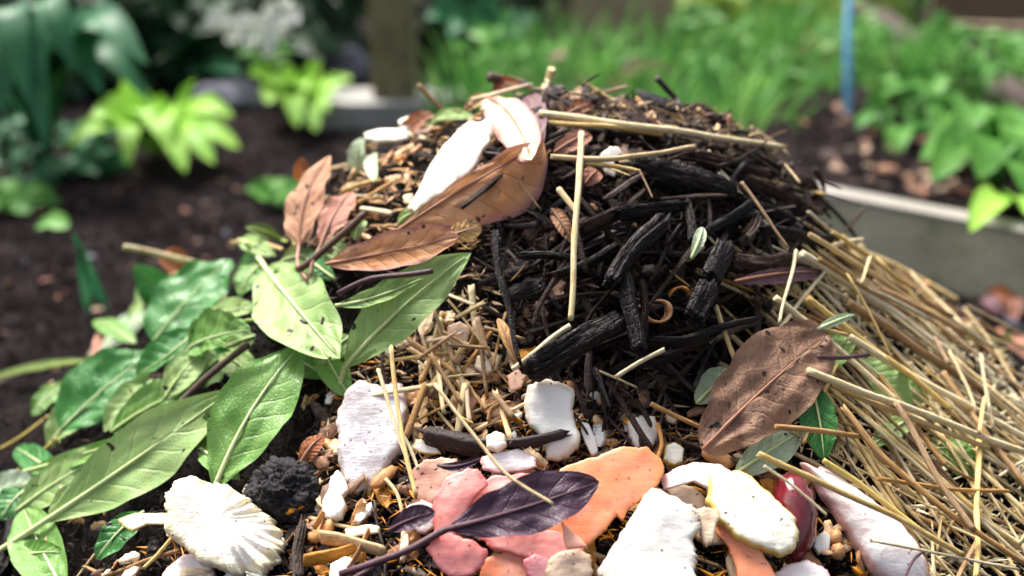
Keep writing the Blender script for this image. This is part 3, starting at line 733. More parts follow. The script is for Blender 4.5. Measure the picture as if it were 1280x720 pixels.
# ---- green leaves on the left
gl = 'green leaves on the left side of the heap'
leaf('green_leaf', 'long pale green leaf with a whitish midrib running to the lower left', 'leaf', (52, 655), (296, 484), 40, 46, M_gpale, M_vein, lift=(.030, .028), bow=6, stalk=[(-40, 712, .02), (0, 688, .02)], peak=.52, b=.95, cl=.5, cr=.35, wave=.002, sr=.0019, group=gl, k=.55)
leaf('green_leaf', 'pale green leaf hanging by its stem at the top with black specks near its middle', 'leaf', (332, 335), (425, 448), 48, 52, M_gpale, M_vein, lift=(.05, .045), stalk=[(306, 303, .05), (320, 318, .05)], peak=.48, b=.72, cl=.25, cr=.5, wave=.003, sr=.0016, group=gl)
for x, y, a_ in ((380, 402, .4), (403, 401, 1.8), (417, 372, 0)):
    stick('frass_speck', 'one of the black specks on the pale green leaf hanging by its stem', 'speck', [(x-4*math.cos(a_), y-4*math.sin(a_)), (x, y+1), (x+4*math.cos(a_), y+4*math.sin(a_))], 4 if x < 410 else 2, M_pod, .053, group='black specks on the hanging leaf')
leaf('green_leaf', 'large pale green leaf with curved side veins pointing up to the right', 'leaf', (430, 460), (589, 316), 40, 34, M_gpale, M_vein, lift=(.022, .032), stalk=[(424, 490, .01)], bow=-4, peak=.5, b=.85, cl=.45, cr=.3, wave=.003, sr=.0014, group=gl)
leaf('green_leaf', 'narrow folded pale green leaf between the orange leaf and the large leaf', 'leaf', (420, 382), (532, 346), 12, 12, M_gpale, M_vein, lift=(.045, .042), bow=8, stalk=None, peak=.5, b=.8, cl=.8, cr=.9, group=gl, wave=.002)
leaf('green_leaf', 'broad mid green leaf lying stem down above the black lump', 'leaf', (268, 612), (372, 436), 46, 50, M_gmid, M_vein, lift=(.018, .03), bow=-6, peak=.55, b=.68, cl=.35, cr=.4, wave=.002, sr=.0016, group=gl)
leaf('green_leaf', 'glossy deep green oval leaf at the left edge of the heap', 'leaf', (76, 538), (190, 442), 42, 34, M_gdark, M_vein, lift=(.04, .045), peak=.48, b=.62, cl=.4, cr=.4, wave=.002, group=gl)
leaf('green_leaf', 'bright green leaf with a pale midrib on the upper left shoulder of the heap', 'leaf', (192, 428), (289, 324), 38, 36, M_gdark, M_vein, lift=(.045, .05), peak=.45, b=.65, cl=.3, cr=.35, wave=.004, group=gl)
leaf('green_leaf', 'small curled green leaf standing up behind the bright green one', 'leaf', (214, 392), (168, 330), 26, 26, M_gdark, M_vein, lift=(.03, .04), peak=.5, b=.65, cl=.8, cr=.8, wave=.003, group=gl)
leaf('green_leaf', 'dark green leaf fold curving down between the two glossy leaves', 'leaf', (248, 412), (170, 470), 14, 20, M_gdark, M_vein, lift=(.04, .045), bow=-10, peak=.5, b=.7, cl=.9, cr=.9, group=gl, k=.3)
leaf('green_leaf', 'olive green leaf seen nearly edge on at the far left', 'leaf', (108, 452), (-22, 478), 11, 13, M_golive, M_veing, lift=(.035, .035), bow=-6, peak=.45, b=.6, cl=.6, cr=.6, group=gl, k=.2)
leaf('green_leaf', 'small green leaf with a notch held on a light green stem', 'leaf', (236, 436), (314, 412), 38, 20, M_gmid, M_vein, lift=(.05, .05), peak=.38, b=.7, cl=.5, cr=.5, wave=.004, tooth=.06, group=gl)
leaf('green_leaf', 'pale yellowish green leaf half hidden behind the glossy oval leaf', 'leaf', (110, 445), (196, 400), 28, 26, M_gwan, M_vein, lift=(.02, .025), peak=.5, b=.6, group=gl)
leaf('green_leaf', 'thin arched green leaf above the long pale leaf', 'leaf', (28, 590), (196, 536), 10, 16, M_gmid, M_vein, lift=(.03, .03), bow=8, peak=.5, b=.7, cl=.8, cr=.6, group=gl)
leaf('green_leaf', 'mid green leaf tucked under the notched leaf', 'leaf', (205, 500), (262, 432), 20, 22, M_gpale, M_vein, lift=(.028, .03), peak=.5, b=.7, cl=.4, cr=.4, group=gl)
leaf('green_leaf', 'dark green leaf in the lower left corner below the long leaf', 'leaf', (82, 742), (30, 636), 40, 32, M_gmid, M_vein, lift=(.012, .014), peak=.5, b=.6, cl=.3, cr=.4, group=gl)
leaf('green_leaf', 'greyish green leaf at the left edge below the thin arched one', 'leaf', (-25, 640), (48, 600), 26, 26, M_gwan, M_vein, lift=(.012, .014), peak=.5, b=.6, cl=.3, cr=.4, group=gl)
leaf('green_leaf', 'green leaf behind the stem of the hanging pale leaf', 'leaf', (292, 352), (336, 318), 17, 17, M_gdark, M_vein, lift=(.03, .03), peak=.5, b=.6, cl=.5, cr=.4, group=gl)
leaf('green_leaf', 'olive green leaf tip poking out left of the tan dry leaf', 'leaf', (352, 300), (306, 284), 9, 9, M_golive, M_veing, lift=(.03, .035), peak=.5, b=.7, cl=.5, cr=.4, group=gl, stalk=[(372, 306, .02)])
leaf('green_leaf', 'pale green leaf under the thin arched leaf at the left', 'leaf', (20, 640), (150, 560), 26, 26, M_gpale, M_vein, lift=(.012, .016), peak=.5, b=.7, cl=.4, cr=.4, group=gl)
leaf('green_leaf', 'shaded green leaf between the long leaf and the broad leaf', 'leaf', (140, 540), (250, 480), 26, 28, M_gmid, M_vein, lift=(.010, .014), peak=.5, b=.7, cl=.4, cr=.4, group=gl)
for x0, y0, x1, y1, w in [(80, 600, 20, 560, 18), (240, 560, 330, 500, 22), (255, 400, 320, 385, 18), (300, 300, 345, 320, 12), (350, 330, 400, 318, 13), (130, 470, 190, 500, 22), (400, 430, 440, 500, 20), (330, 330, 300, 370, 16), (380, 340, 330, 372, 15), (430, 300, 400, 330, 13), (230, 520, 190, 560, 20), (180, 640, 120, 700, 18), (290, 440, 240, 480, 24), (210, 350, 160, 400, 22), (400, 300, 450, 330, 13)]:
    leaf('green_leaf', 'one of the green leaves lying in shade deep between the bigger leaves on the left', 'leaf', (x0, y0), (x1, y1), w, w, rnd.choice([M_gmid, M_gdark, M_golive, M_gpale]), M_vein, lift=(.008, .012), peak=.5, b=.65, cl=.3, cr=.3, wave=.004, group='shaded green leaves deep between the bigger ones', nu=16, nv=5)
# ---- green leaves on the right and the top
gr = 'green leaves among the straw'
leaf('green_leaf', 'deep green leaf hanging below the leathery brown leaf', 'leaf', (1012, 478), (1030, 574), 22, 26, M_gdark, M_vein, lift=(.03, .02), peak=.5, b=.6, cl=.3, cr=.3, group=gr)
leaf('green_leaf', 'pale green leaf behind the upper edge of the leathery brown leaf', 'leaf', (1012, 470), (1062, 418), 22, 20, M_gpale, M_vein, lift=(.02, .025), peak=.5, b=.6, cl=.3, cr=.3, wave=.004, group=gr)
leaf('green_leaf', 'soft green leaf under the straw right of the leathery brown leaf', 'leaf', (1074, 450), (1136, 512), 24, 20, M_gpale, M_vein, lift=(.014, .014), peak=.5, b=.6, cl=.3, cr=.3, wave=.004, group=gr)
leaf('green_leaf', 'small pointed grey-green leaf on top of the leathery brown leaf', 'leaf', (1020, 412), (1068, 394), 7, 6, M_gwan, M_vein, lift=(.045, .05), peak=.35, b=.8, cl=.8, cr=.5, group=gr)
leaf('green_leaf', 'green leaf showing between stalks in the lower right straw', 'leaf', (1165, 548), (1216, 596), 22, 20, M_gmid, M_vein, lift=(.010, .010), peak=.5, b=.6, tooth=.08, group=gr)
leaf('green_leaf', 'curved green leaf under crossing stalks above the white wedge', 'leaf', (1140, 520), (1086, 560), 15, 14, M_gpale, M_vein, lift=(.014, .012), peak=.5, b=.6, cl=.6, group=gr)
leaf('green_leaf', 'dull green leaf under straw near the pale cut straw end', 'leaf', (1100, 470), (1160, 500), 18, 18, M_gmid, M_vein, lift=(.010, .010), peak=.5, b=.6, group=gr)
leaf('green_leaf', 'wilted grey-green leaf crumpled beneath the leathery brown leaf', 'leaf', (920, 592), (1000, 540), 22, 24, M_gwan, M_vein, lift=(.012, .014), peak=.5, b=.6, crinkle=.006, wave=.005, group=gr)
leaf('green_leaf', 'pale crumpled green scrap left of the leathery brown leaf', 'leaf', (870, 505), (912, 462), 20, 18, M_gwan, M_vein, lift=(.012, .012), peak=.5, b=.6, crinkle=.006, wave=.004, group=gr)
leaf('green_leaf', 'little silvery green leaf among the black bark', 'leaf', (864, 324), (878, 284), 8, 8, M_gwan, M_vein, lift=(.048, .048), peak=.5, b=.6, cl=.3, cr=.3, group=gr)
leaf('green_leaf', 'rolled pale green leaf at the top left of the heap', 'leaf', (536, 158), (592, 148), 13, 11, M_gpale, M_vein, lift=(.03, .03), peak=.5, b=.5, cl=1.0, cr=1.0, group=gr, k=.4)
leaf('green_leaf', 'upper of two small pale green leaves left of the white peel', 'leaf', (448, 218), (452, 172), 11, 11, M_gwan, M_vein, lift=(.025, .03), peak=.5, b=.5, cl=.4, cr=.4, group=gr)
leaf('green_leaf', 'lower of two small pale green leaves left of the white peel', 'leaf', (470, 228), (468, 192), 11, 9, M_gwan, M_vein, lift=(.022, .025), peak=.5, b=.5, cl=.4, cr=.4, group=gr)
leaf('green_leaf', 'small round pale green leaf below the twig by the pinkish leaf', 'leaf', (444, 300), (456, 276), 10, 9, M_gpale, M_vein, lift=(.025, .025), peak=.5, b=.5, group=gr)
leaf('green_leaf', 'green leaf scrap just under the lower tip of the white peel', 'leaf', (498, 280), (530, 262), 10, 10, M_gpale, M_vein, lift=(.02, .02), peak=.5, b=.5, group=gr)
# ---- brown, orange and purple leaves
leaf('dry_leaf', 'leathery reddish brown curled leaf with clear veins, right of the black bark', 'dry leaf', (878, 562), (1036, 418), 60, 56, M_bleath, M_veinb, lift=(.034, .048), bow=-4, peak=.56, b=.42, cl=.4, cr=-.3, wave=.005, wf=2.3, rag=.20, crinkle=.004, sr=.0011, group='brown leaves', nu=60, nv=16)
leaf('dry_leaf', 'big orange-brown leaf arching over the top left of the bark', 'dry leaf', (474, 304), (680, 178), 14, 60, M_borange, M_veinb, lift=(.035, .055), bow=0, peak=.72, b=.6, cl=.6, cr=-.5, wave=.003, group='brown leaves', rag=.1, nu=40, nv=12, k=.45)
leaf('dry_leaf', 'rolled orange leaf with a dark blotch below the big orange-brown leaf', 'dry leaf', (408, 330), (574, 296), 26, 27, M_borange, M_veinb, lift=(.05, .045), bow=4, peak=.62, b=.5, cl=.6, cr=.7, wave=.003, group='brown leaves', nu=36, nv=10)
leaf('dry_leaf', 'small yellow-tan leaf end right of the rolled orange leaf', 'dry leaf', (556, 300), (602, 284), 14, 14, M_byel, M_veinb, lift=(.03, .03), peak=.6, b=.5, group='brown leaves')
leaf('dry_leaf', 'tan dry leaf standing upright on the left shoulder of the heap', 'dry leaf', (374, 306), (412, 194), 27, 27, M_btan, M_veinb, lift=(.045, .045), bow=-6, stalk=[(384, 350, .04), (372, 330, .045)], peak=.42, b=.65, cl=-.35, cr=.5, wave=.004, rag=.15, group='brown leaves')
leaf('dry_leaf', 'pinkish brown dry leaf leaning beside the upright tan leaf', 'dry leaf', (402, 306), (440, 240), 17, 22, M_bpink, M_veinb, lift=(.045, .04), stalk=[(388, 345, .04), (392, 325, .045)], peak=.5, b=.6, cl=.4, cr=.4, wave=.004, rag=.2, group='brown leaves')
leaf('dry_leaf', 'cream and pink leaf with a purple rim draped over the very top of the heap', 'dry leaf', (608, 122), (664, 200), 27, 30, M_cream, M_veinb, lift=(.055, .060), bow=-10, peak=.5, b=.5, cl=-.4, cr=-.4, wave=.003, group='brown leaves', k=.6)
leaf('dry_leaf', 'dusky purple-brown leaf standing behind the cream leaf at the very top', 'dry leaf', (672, 196), (664, 118), 16, 18, M_purple2, M_veinb, lift=(.045, .035), peak=.55, b=.5, cl=.4, cr=.4, wave=.003, group='brown leaves', k=.6)
leaf('dry_leaf', 'rust brown curled leaf holding up the reddish stick at the very top', 'dry leaf', (616, 124), (652, 106), 11, 12, M_brust, M_veinb, lift=(.02, .02), peak=.5, b=.5, cl=1.0, cr=.8, group='brown leaves', k=.4)
leaf('dry_leaf', 'orange leaf edge lying just left of the cream leaf at the top', 'dry leaf', (580, 140), (622, 124), 8, 8, M_byel, M_veinb, lift=(.03, .03), peak=.5, b=.6, cl=.5, cr=.5, group='brown leaves', k=.4)
leaf('dry_leaf', 'small orange leaf behind the long yellow straw at the top', 'dry leaf', (706, 146), (742, 134), 9, 9, M_brust, M_veinb, lift=(.02, .02), peak=.5, b=.5, cl=.5, cr=.5, group='brown leaves', k=.4)
leaf('dry_leaf', 'rust brown leaf curled behind the upright tan leaf', 'dry leaf', (392, 228), (378, 196), 14, 14, M_brust, M_veinb, lift=(.02, .02), peak=.5, b=.5, cl=.8, cr=.8, group='brown leaves')
leaf('dry_leaf', 'rust brown leaf sticking up beside the white strips at the top left', 'dry leaf', (498, 180), (540, 140), 10, 12, M_brust, M_veinb, lift=(.03, .03), peak=.5, b=.5, cl=.5, cr=.5, group='brown leaves')
leaf('dry_leaf', 'rust brown leaf behind the bright green leaf on the left shoulder', 'dry leaf', (240, 352), (198, 326), 22, 22, M_brust, M_veinb, lift=(.015, .02), peak=.5, b=.5, cl=.5, cr=.5, group='brown leaves')
leaf('dry_leaf', 'narrow orange leaf standing on edge beside the long black bark strip', 'dry leaf', (650, 458), (622, 398), 8, 9, M_byel, M_veinb, lift=(.03, .03), peak=.5, b=.55, cl=.9, cr=.4, group='brown leaves')
leaf('dry_leaf', 'round dusky brown leaf tilted beside the two upright straws in the bark', 'dry leaf', (692, 192), (738, 168), 12, 14, M_bpink, M_veinb, lift=(.03, .03), peak=.5, b=.5, cl=.4, cr=.4, group='brown leaves')
leaf('dry_leaf', 'brown leaf scrap behind the lower end of the upright straw', 'dry leaf', (730, 232), (748, 214), 12, 12, M_bpink, M_veinb, lift=(.02, .02), peak=.5, b=.5, group='brown leaves')
leaf('dry_leaf', 'brown leaf rolled into an arch left of the long upright straw', 'dry leaf', (690, 262), (716, 304), 13, 10, M_borange, M_veinb, lift=(.02, .02), peak=.5, b=.5, cl=1.2, cr=.6, group='brown leaves')
leaf('dry_leaf', 'dull purple leaf lying flat on the right edge of the bark', 'dry leaf', (918, 352), (1036, 342), 8, 13, M_purple2, M_veinb, lift=(.04, .03), bow=-3, peak=.45, b=.6, cl=.3, cr=.3, tooth=.05, group='brown leaves')
leaf('dry_leaf', 'salmon pink leaf edge left of the pale yellowish green leaf', 'dry leaf', (116, 452), (140, 400), 8, 8, M_bpink, M_veinb, lift=(.03, .03), peak=.5, b=.6, group='brown leaves')
leaf('dry_leaf', 'small orange leaf left of the big mushroom chunk and above the black lump', 'dry leaf', (376, 580), (404, 545), 12, 12, M_brust, M_veinb, lift=(.014, .014), peak=.5, b=.55, group='brown leaves')
leaf('purple_leaf', 'dark purple leaf on a long dark stem lying across the pink peels', 'purple leaf', (558, 662), (749, 602), 38, 36, M_purple, M_twigp, lift=(.042, .045), bow=6, stalk=[(425, 718, .035), (505, 690, .04), (545, 668, .042)], peak=.56, b=.66, cl=.35, cr=.3, wave=.002, sr=.0018, group='purple leaves', nu=44, nv=12)
leaf('purple_leaf', 'small crumpled purple leaf at the stem of the big purple leaf', 'purple leaf', (486, 664), (544, 640), 16, 16, M_purple, M_twigp, lift=(.035, .038), peak=.6, b=.5, cl=.6, cr=.8, crinkle=.012, group='purple leaves')
leaf('purple_leaf', 'little curled purple leaf arching above the pale round peel', 'purple leaf', (548, 582), (602, 572), 6, 8, M_purple, M_twigp, lift=(.045, .045), bow=8, peak=.5, b=.5, cl=.9, cr=.9, group='purple leaves')
# ---- white and pink kitchen scraps
sc = outline
sc('vegetable_scrap', 'long white peel leaning on the top left of the heap', 'vegetable scrap', [(618, 150), (612, 180), (596, 208), (570, 232), (540, 252), (518, 264), (511, 256), (522, 238), (536, 212), (556, 184), (576, 162), (588, 152), (600, 154), (608, 148)], .005, M_white, .040, bend=1.2, nz=.003, k=.2)
sc('mushroom_piece', 'big greyish white mushroom piece beside two upright straws', 'mushroom piece', [(435, 493), (450, 480), (478, 484), (503, 480), (510, 513), (506, 545), (498, 570), (482, 597), (462, 612), (447, 618), (433, 608), (424, 580), (422, 550), (423, 525)], .012, M_white2, .012, nz=.006, nf=40, jag=[(0, 1, .012)])
sc('vegetable_scrap', 'small knobbly white scrap between the mushroom piece and the black lump', 'vegetable scrap', [(424, 588), (432, 600), (438, 614), (430, 622), (434, 634), (428, 650), (414, 654), (403, 645), (404, 628), (412, 612), (414, 596)], .007, M_white, .012, nz=.004)
sc('cauliflower_piece', 'creamy white floret piece with a frayed edge at the bottom left', 'cauliflower piece', [(222, 606), (240, 598), (262, 602), (284, 606), (306, 620), (322, 638), (344, 652), (363, 684), (350, 702), (326, 722), (290, 718), (256, 704), (228, 682), (211, 664), (212, 640), (214, 622)], .016, M_cauli, .026, n=200, rings=16, nz=.005, nf=60, jag=[(.15, .6, .035), (.85, 1, .03)], groove=(.10, .64, .008, 40))
sc('cauliflower_piece', 'thin cream sliver poking out left of the frayed white floret', 'cauliflower piece', [(146, 650), (170, 642), (208, 642), (216, 650), (206, 656), (184, 656), (166, 664), (152, 658)], .003, M_yel, .018)
sc('vegetable_scrap', 'dull white scrap below the frayed floret at the bottom edge', 'vegetable scrap', [(205, 716), (228, 696), (252, 690), (270, 704), (268, 730), (230, 745), (200, 740)], .008, M_pinkw, .008)
sc('vegetable_scrap', 'smooth white chunk with a square lower end in the middle of the heap', 'vegetable scrap', [(662, 482), (680, 474), (700, 476), (718, 490), (716, 512), (722, 535), (727, 552), (718, 568), (700, 578), (684, 576), (682, 560), (674, 545), (660, 530), (655, 508)], .009, M_white, .016, nz=.004, p=4)
sc('vegetable_scrap', 'white scrap under the hanging black shreds', 'vegetable scrap', [(784, 528), (800, 520), (818, 522), (824, 540), (816, 558), (796, 562), (786, 548)], .008, M_white, .010, nz=.003)
sc('vegetable_scrap', 'small cut cream cube left of the leathery brown leaf', 'vegetable scrap', [(832, 558), (842, 554), (855, 562), (853, 578), (842, 584), (828, 576)], .008, M_yel, .012, p=6, n=40)
sc('vegetable_scrap', 'large bright white wedge with a torn right side at the bottom of the heap', 'vegetable scrap', [(816, 612), (836, 622), (862, 634), (872, 646), (874, 662), (864, 676), (872, 696), (868, 712), (876, 735), (860, 760), (800, 765), (748, 760), (748, 712), (762, 686), (782, 656), (800, 628)], .009, M_white, .026, nz=.004, nf=50, n=120, jag=[(.12, .5, .04)], p=4)
sc('apple_piece', 'white-fleshed wedge with a yellow skin beside the dark red pepper', 'apple piece', [(886, 596), (904, 590), (924, 590), (946, 606), (968, 626), (990, 648), (996, 668), (990, 688), (974, 696), (950, 690), (920, 676), (896, 654), (884, 628)], .013, M_yel, .028, nz=.003, nf=50, n=100)
sc('pink_peel', 'small pink peel strip tucked beside the pink and white peel', 'peel', [(832, 618), (846, 614), (862, 622), (866, 634), (850, 636), (836, 630)], .003, M_pink, .014, nz=.002, n=60)
sc('radish_peel', 'pink and white peel curling over left of the yellow-skinned wedge', 'peel', [(830, 596), (846, 584), (870, 578), (896, 580), (916, 590), (930, 604), (908, 612), (886, 612), (866, 602), (846, 608), (830, 612)], .004, M_pinkw, .030, nz=.004, bend=4)
sc('radish_peel', 'brownish torn peel flap under the pink and white peel', 'peel', [(828, 604), (846, 602), (868, 610), (880, 622), (884, 640), (864, 638), (848, 630), (838, 622)], .004, M_beige, .018, nz=.004)
sc('vegetable_scrap', 'long pinkish white wedge running to the bottom right corner', 'vegetable scrap', [(1002, 582), (1024, 586), (1060, 606), (1090, 628), (1122, 654), (1148, 684), (1162, 712), (1160, 735), (1130, 740), (1096, 722), (1076, 700), (1060, 672), (1040, 640), (1020, 612)], .014, M_pinkw, .016, nz=.003, n=110, p=2.4)
sc('vegetable_scrap', 'upper of the white strips at the top left of the heap', 'vegetable scrap', [(498, 152), (512, 146), (528, 148), (530, 160), (520, 170), (504, 168)], .004, M_white, .03)
sc('vegetable_scrap', 'lower longer white strip at the top left of the heap', 'vegetable scrap', [(455, 168), (474, 163), (500, 162), (520, 165), (518, 174), (494, 178), (468, 178), (456, 174)], .004, M_white, .028)
sc('vegetable_scrap', 'small white flake among the black bark near the top', 'vegetable scrap', [(750, 194), (762, 184), (775, 184), (777, 193), (766, 198), (770, 212), (768, 222), (756, 216), (752, 206)], .003, M_white, .03, n=50)
sc('orange_peel', 'orange and pink peel with a smooth round end left of the white wedge', 'peel', [(700, 585), (724, 574), (752, 568), (780, 562), (804, 560), (822, 570), (829, 588), (824, 606), (804, 624), (786, 636), (778, 652), (770, 644), (756, 664), (736, 680), (714, 690), (690, 690), (672, 664), (680, 620)], .004, M_orange, .026, nz=.003, nf=40, bend=1.5, n=110)
sc('pink_peel', 'pink peel standing below the little curled purple leaf', 'peel', [(560, 596), (584, 586), (602, 590), (610, 606), (596, 620), (584, 640), (576, 664), (562, 676), (546, 676), (540, 652), (544, 622)], .004, M_pink, .026, bend=2, nz=.003)
sc('pink_peel', 'speckled pink peel disc at the bottom below the purple leaf stem', 'peel', [(542, 668), (566, 668), (590, 676), (608, 688), (606, 706), (588, 722), (562, 720), (544, 706), (534, 688)], .005, M_pink, .028, nz=.003)
sc('pink_peel', 'round beige-pink peel under the upright straws', 'peel', [(516, 590), (530, 576), (552, 572), (572, 574), (578, 588), (566, 604), (552, 622), (538, 632), (522, 624), (515, 608)], .004, M_peach, .018, nz=.003, bend=1.5)
sc('pink_peel', 'long pink peel under the purple leaf', 'peel', [(600, 672), (624, 664), (654, 662), (690, 664), (720, 676), (732, 688), (712, 700), (680, 702), (648, 696), (616, 686)], .005, M_pink, .020, nz=.003)
sc('pink_peel', 'wide salmon pink peel lying under both the purple leaf and the orange peel', 'peel', [(584, 610), (620, 596), (660, 592), (700, 600), (716, 630), (704, 656), (664, 668), (620, 672), (592, 660), (580, 636)], .004, M_pink, .016, nz=.003, bend=1)
sc('pink_peel', 'orange-pink peel in front of the pink disc at the bottom edge', 'peel', [(604, 700), (630, 690), (654, 694), (662, 712), (650, 740), (616, 745), (600, 726)], .004, M_orange, .014, nz=.003)
sc('pink_peel', 'folded pale pink peel between the disc and the round beige-pink peel', 'peel', [(508, 634), (528, 626), (546, 634), (548, 656), (532, 668), (512, 660)], .004, M_pinkw, .014, nz=.003)
sc('pink_peel', 'bright pink scrap under the walnut-coloured chunk', 'peel', [(654, 700), (668, 694), (690, 700), (704, 708), (696, 726), (676, 732), (660, 720)], .004, M_hot, .018, nz=.003)
sc('pink_peel', 'pale pink peel between the purple leaf and the smooth white chunk', 'peel', [(598, 574), (620, 566), (648, 562), (668, 572), (672, 584), (650, 590), (622, 592), (604, 588)], .004, M_pinkw, .018, nz=.003)
sc('pink_peel', 'small pale pink flake on the orange peel', 'peel', [(702, 652), (712, 662), (726, 674), (734, 684), (722, 686), (708, 686), (704, 672)], .003, M_peach, .036, nz=.002, n=44)
sc('peach_peel', 'salmon peel curving along the bottom below the beige scrap', 'peel', [(896, 652), (914, 664), (936, 676), (952, 690), (966, 712), (976, 738), (940, 742), (922, 728), (918, 706), (910, 684), (896, 668)], .004, M_orange, .018, nz=.003, bend=2)
sc('peach_peel', 'pinkish brown peel at the bottom edge under the dark red pepper', 'peel', [(966, 718), (984, 706), (1010, 700), (1034, 712), (1040, 738), (1000, 748), (966, 742)], .005, M_pinkw, .014, nz=.003)
sc('vegetable_scrap', 'beige pointed scrap right of the large white wedge', 'vegetable scrap', [(868, 638), (880, 634), (896, 638), (900, 646), (894, 660), (892, 678), (882, 684), (876, 672), (874, 654)], .006, M_beige, .030, nz=.002)
sc('nut_piece', 'walnut-coloured knobbly chunk at the bottom between two pink peels', 'nut piece', [(684, 704), (700, 692), (722, 688), (738, 696), (742, 716), (736, 740), (700, 745), (682, 730)], .010, M_beige, .016, nz=.007, nf=60)
sc('vegetable_scrap', 'yellowish crescent scrap beside the dark bean-shaped pod', 'vegetable scrap', [(514, 560), (520, 550), (534, 550), (546, 558), (552, 568), (538, 568), (524, 566)], .004, M_yel, .014, n=50)
sc('vegetable_scrap', 'small cream cube resting on the thin dark stick', 'vegetable scrap', [(608, 546), (620, 540), (632, 544), (634, 558), (622, 566), (608, 562)], .007, M_cauli, .024, n=50, p=4)
sc('vegetable_scrap', 'thin white sliver below the smooth white chunk', 'vegetable scrap', [(728, 528), (736, 530), (744, 548), (748, 566), (740, 572), (732, 556), (726, 540)], .004, M_white, .012, n=44)
sc('vegetable_scrap', 'pale strip lying above the orange wood slivers at the bottom', 'vegetable scrap', [(432, 662), (460, 656), (476, 658), (474, 666), (450, 670), (434, 674)], .003, M_cauli, .018, n=44)
sc('vegetable_scrap', 'white scrap between wood slivers at the bottom edge', 'vegetable scrap', [(414, 706), (432, 696), (444, 700), (442, 716), (424, 728), (412, 724)], .005, M_white, .018, n=44)
sc('vegetable_scrap', 'small white lump beside the red pepper', 'vegetable scrap', [(1018, 672), (1030, 664), (1038, 672), (1036, 688), (1022, 694), (1016, 684)], .005, M_white, .010, n=44)
sc('red_pepper', 'glossy dark red pepper standing beside the yellow-skinned wedge', 'pepper', [(972, 596), (984, 588), (1000, 594), (1014, 616), (1022, 646), (1018, 678), (1006, 702), (994, 710), (984, 704), (978, 690), (970, 660), (964, 626)], .017, M_bean, .014, p=2, bottom=1)
for x, y in [(1043, 673), (1046, 690)]:
    sc('nut_piece', 'one of two small brown nuts right of the red pepper', 'nut piece', [(x-9, y), (x-6, y-9), (x+2, y-12), (x+9, y-6), (x+10, y+5), (x+3, y+10), (x-6, y+8)], .006, M_nut, .012, p=2, n=36, group='two brown nuts')
for x, y, s, lab in [(793, 282, 5, 'tiny round tan seed above the thick black bark'), (830, 265, 9, 'oval tan seed on the bark near the top'), (822, 288, 7, 'tan seed between two bark chunks'), (812, 340, 12, 'dark brown nut shell in the middle of the bark')]:
    sc('seed', lab, 'seed', [(x-s, y+2), (x-s*.6, y-s*.7), (x+s*.4, y-s*.8), (x+s, y-s*.2), (x+s*.8, y+s*.6), (x-s*.3, y+s*.7)], s*.0004, M_nut if s != 12 else M_pod, .02, p=2, n=30)
# ---- black lump and dark pod
def lump(name, label, cat, px, py, s, mat, lift, amp=.3, fr=3.5, seed=3):
    c = P(px, py, lift); n = 60; vs = []; fs = []
    for i in range(n+1):
        for j in range(2*n):
            a = math.pi*i/n; q = math.pi*j/n; d = Vector((math.sin(a)*math.cos(q), math.sin(a)*math.sin(q), math.cos(a)))
            r = 1+amp*.5*noise.noise(d*1.7+Vector((seed, 0, 0)))
            v = noise.voronoi(d*fr+Vector((seed, 0, 0)))[0]
            r += amp*(min(v[1]-v[0], .35)-.2)*.5+amp*.25*noise.noise(d*11)+amp*.1*noise.noise(d*26)
            vs.append(c+Vector((d.x*s[0], d.y*s[1], d.z*s[2]))*r)
    for i in range(n):
        for j in range(2*n): fs.append((i*2*n+j, (i+1)*2*n+j, (i+1)*2*n+(j+1) % (2*n), i*2*n+(j+1) % (2*n)))
    return tag(mk(name, vs, fs, mat), label, cat)
lump('charred_lump', 'black wrinkled lump between the broad green leaf and the mushroom piece', 'lump', 361, 614, (.0235, .020, .018), M_lump, .006, amp=.55, fr=2.6, seed=5)
pk = M_pod
bark('dark bean-shaped pod lying right of the upright straws', [(533, 545), (566, 552), (603, 560)], 30, M_pod, .018, amp=.10, name='pod', cat='pod', flat=.8, wob=0)
bark('thin dark stick pointing at the smooth white chunk', [(590, 552), (650, 552), (706, 544)], 13, M_twigd, .022, amp=.3, name='twig', cat='twig', taper=1.3)
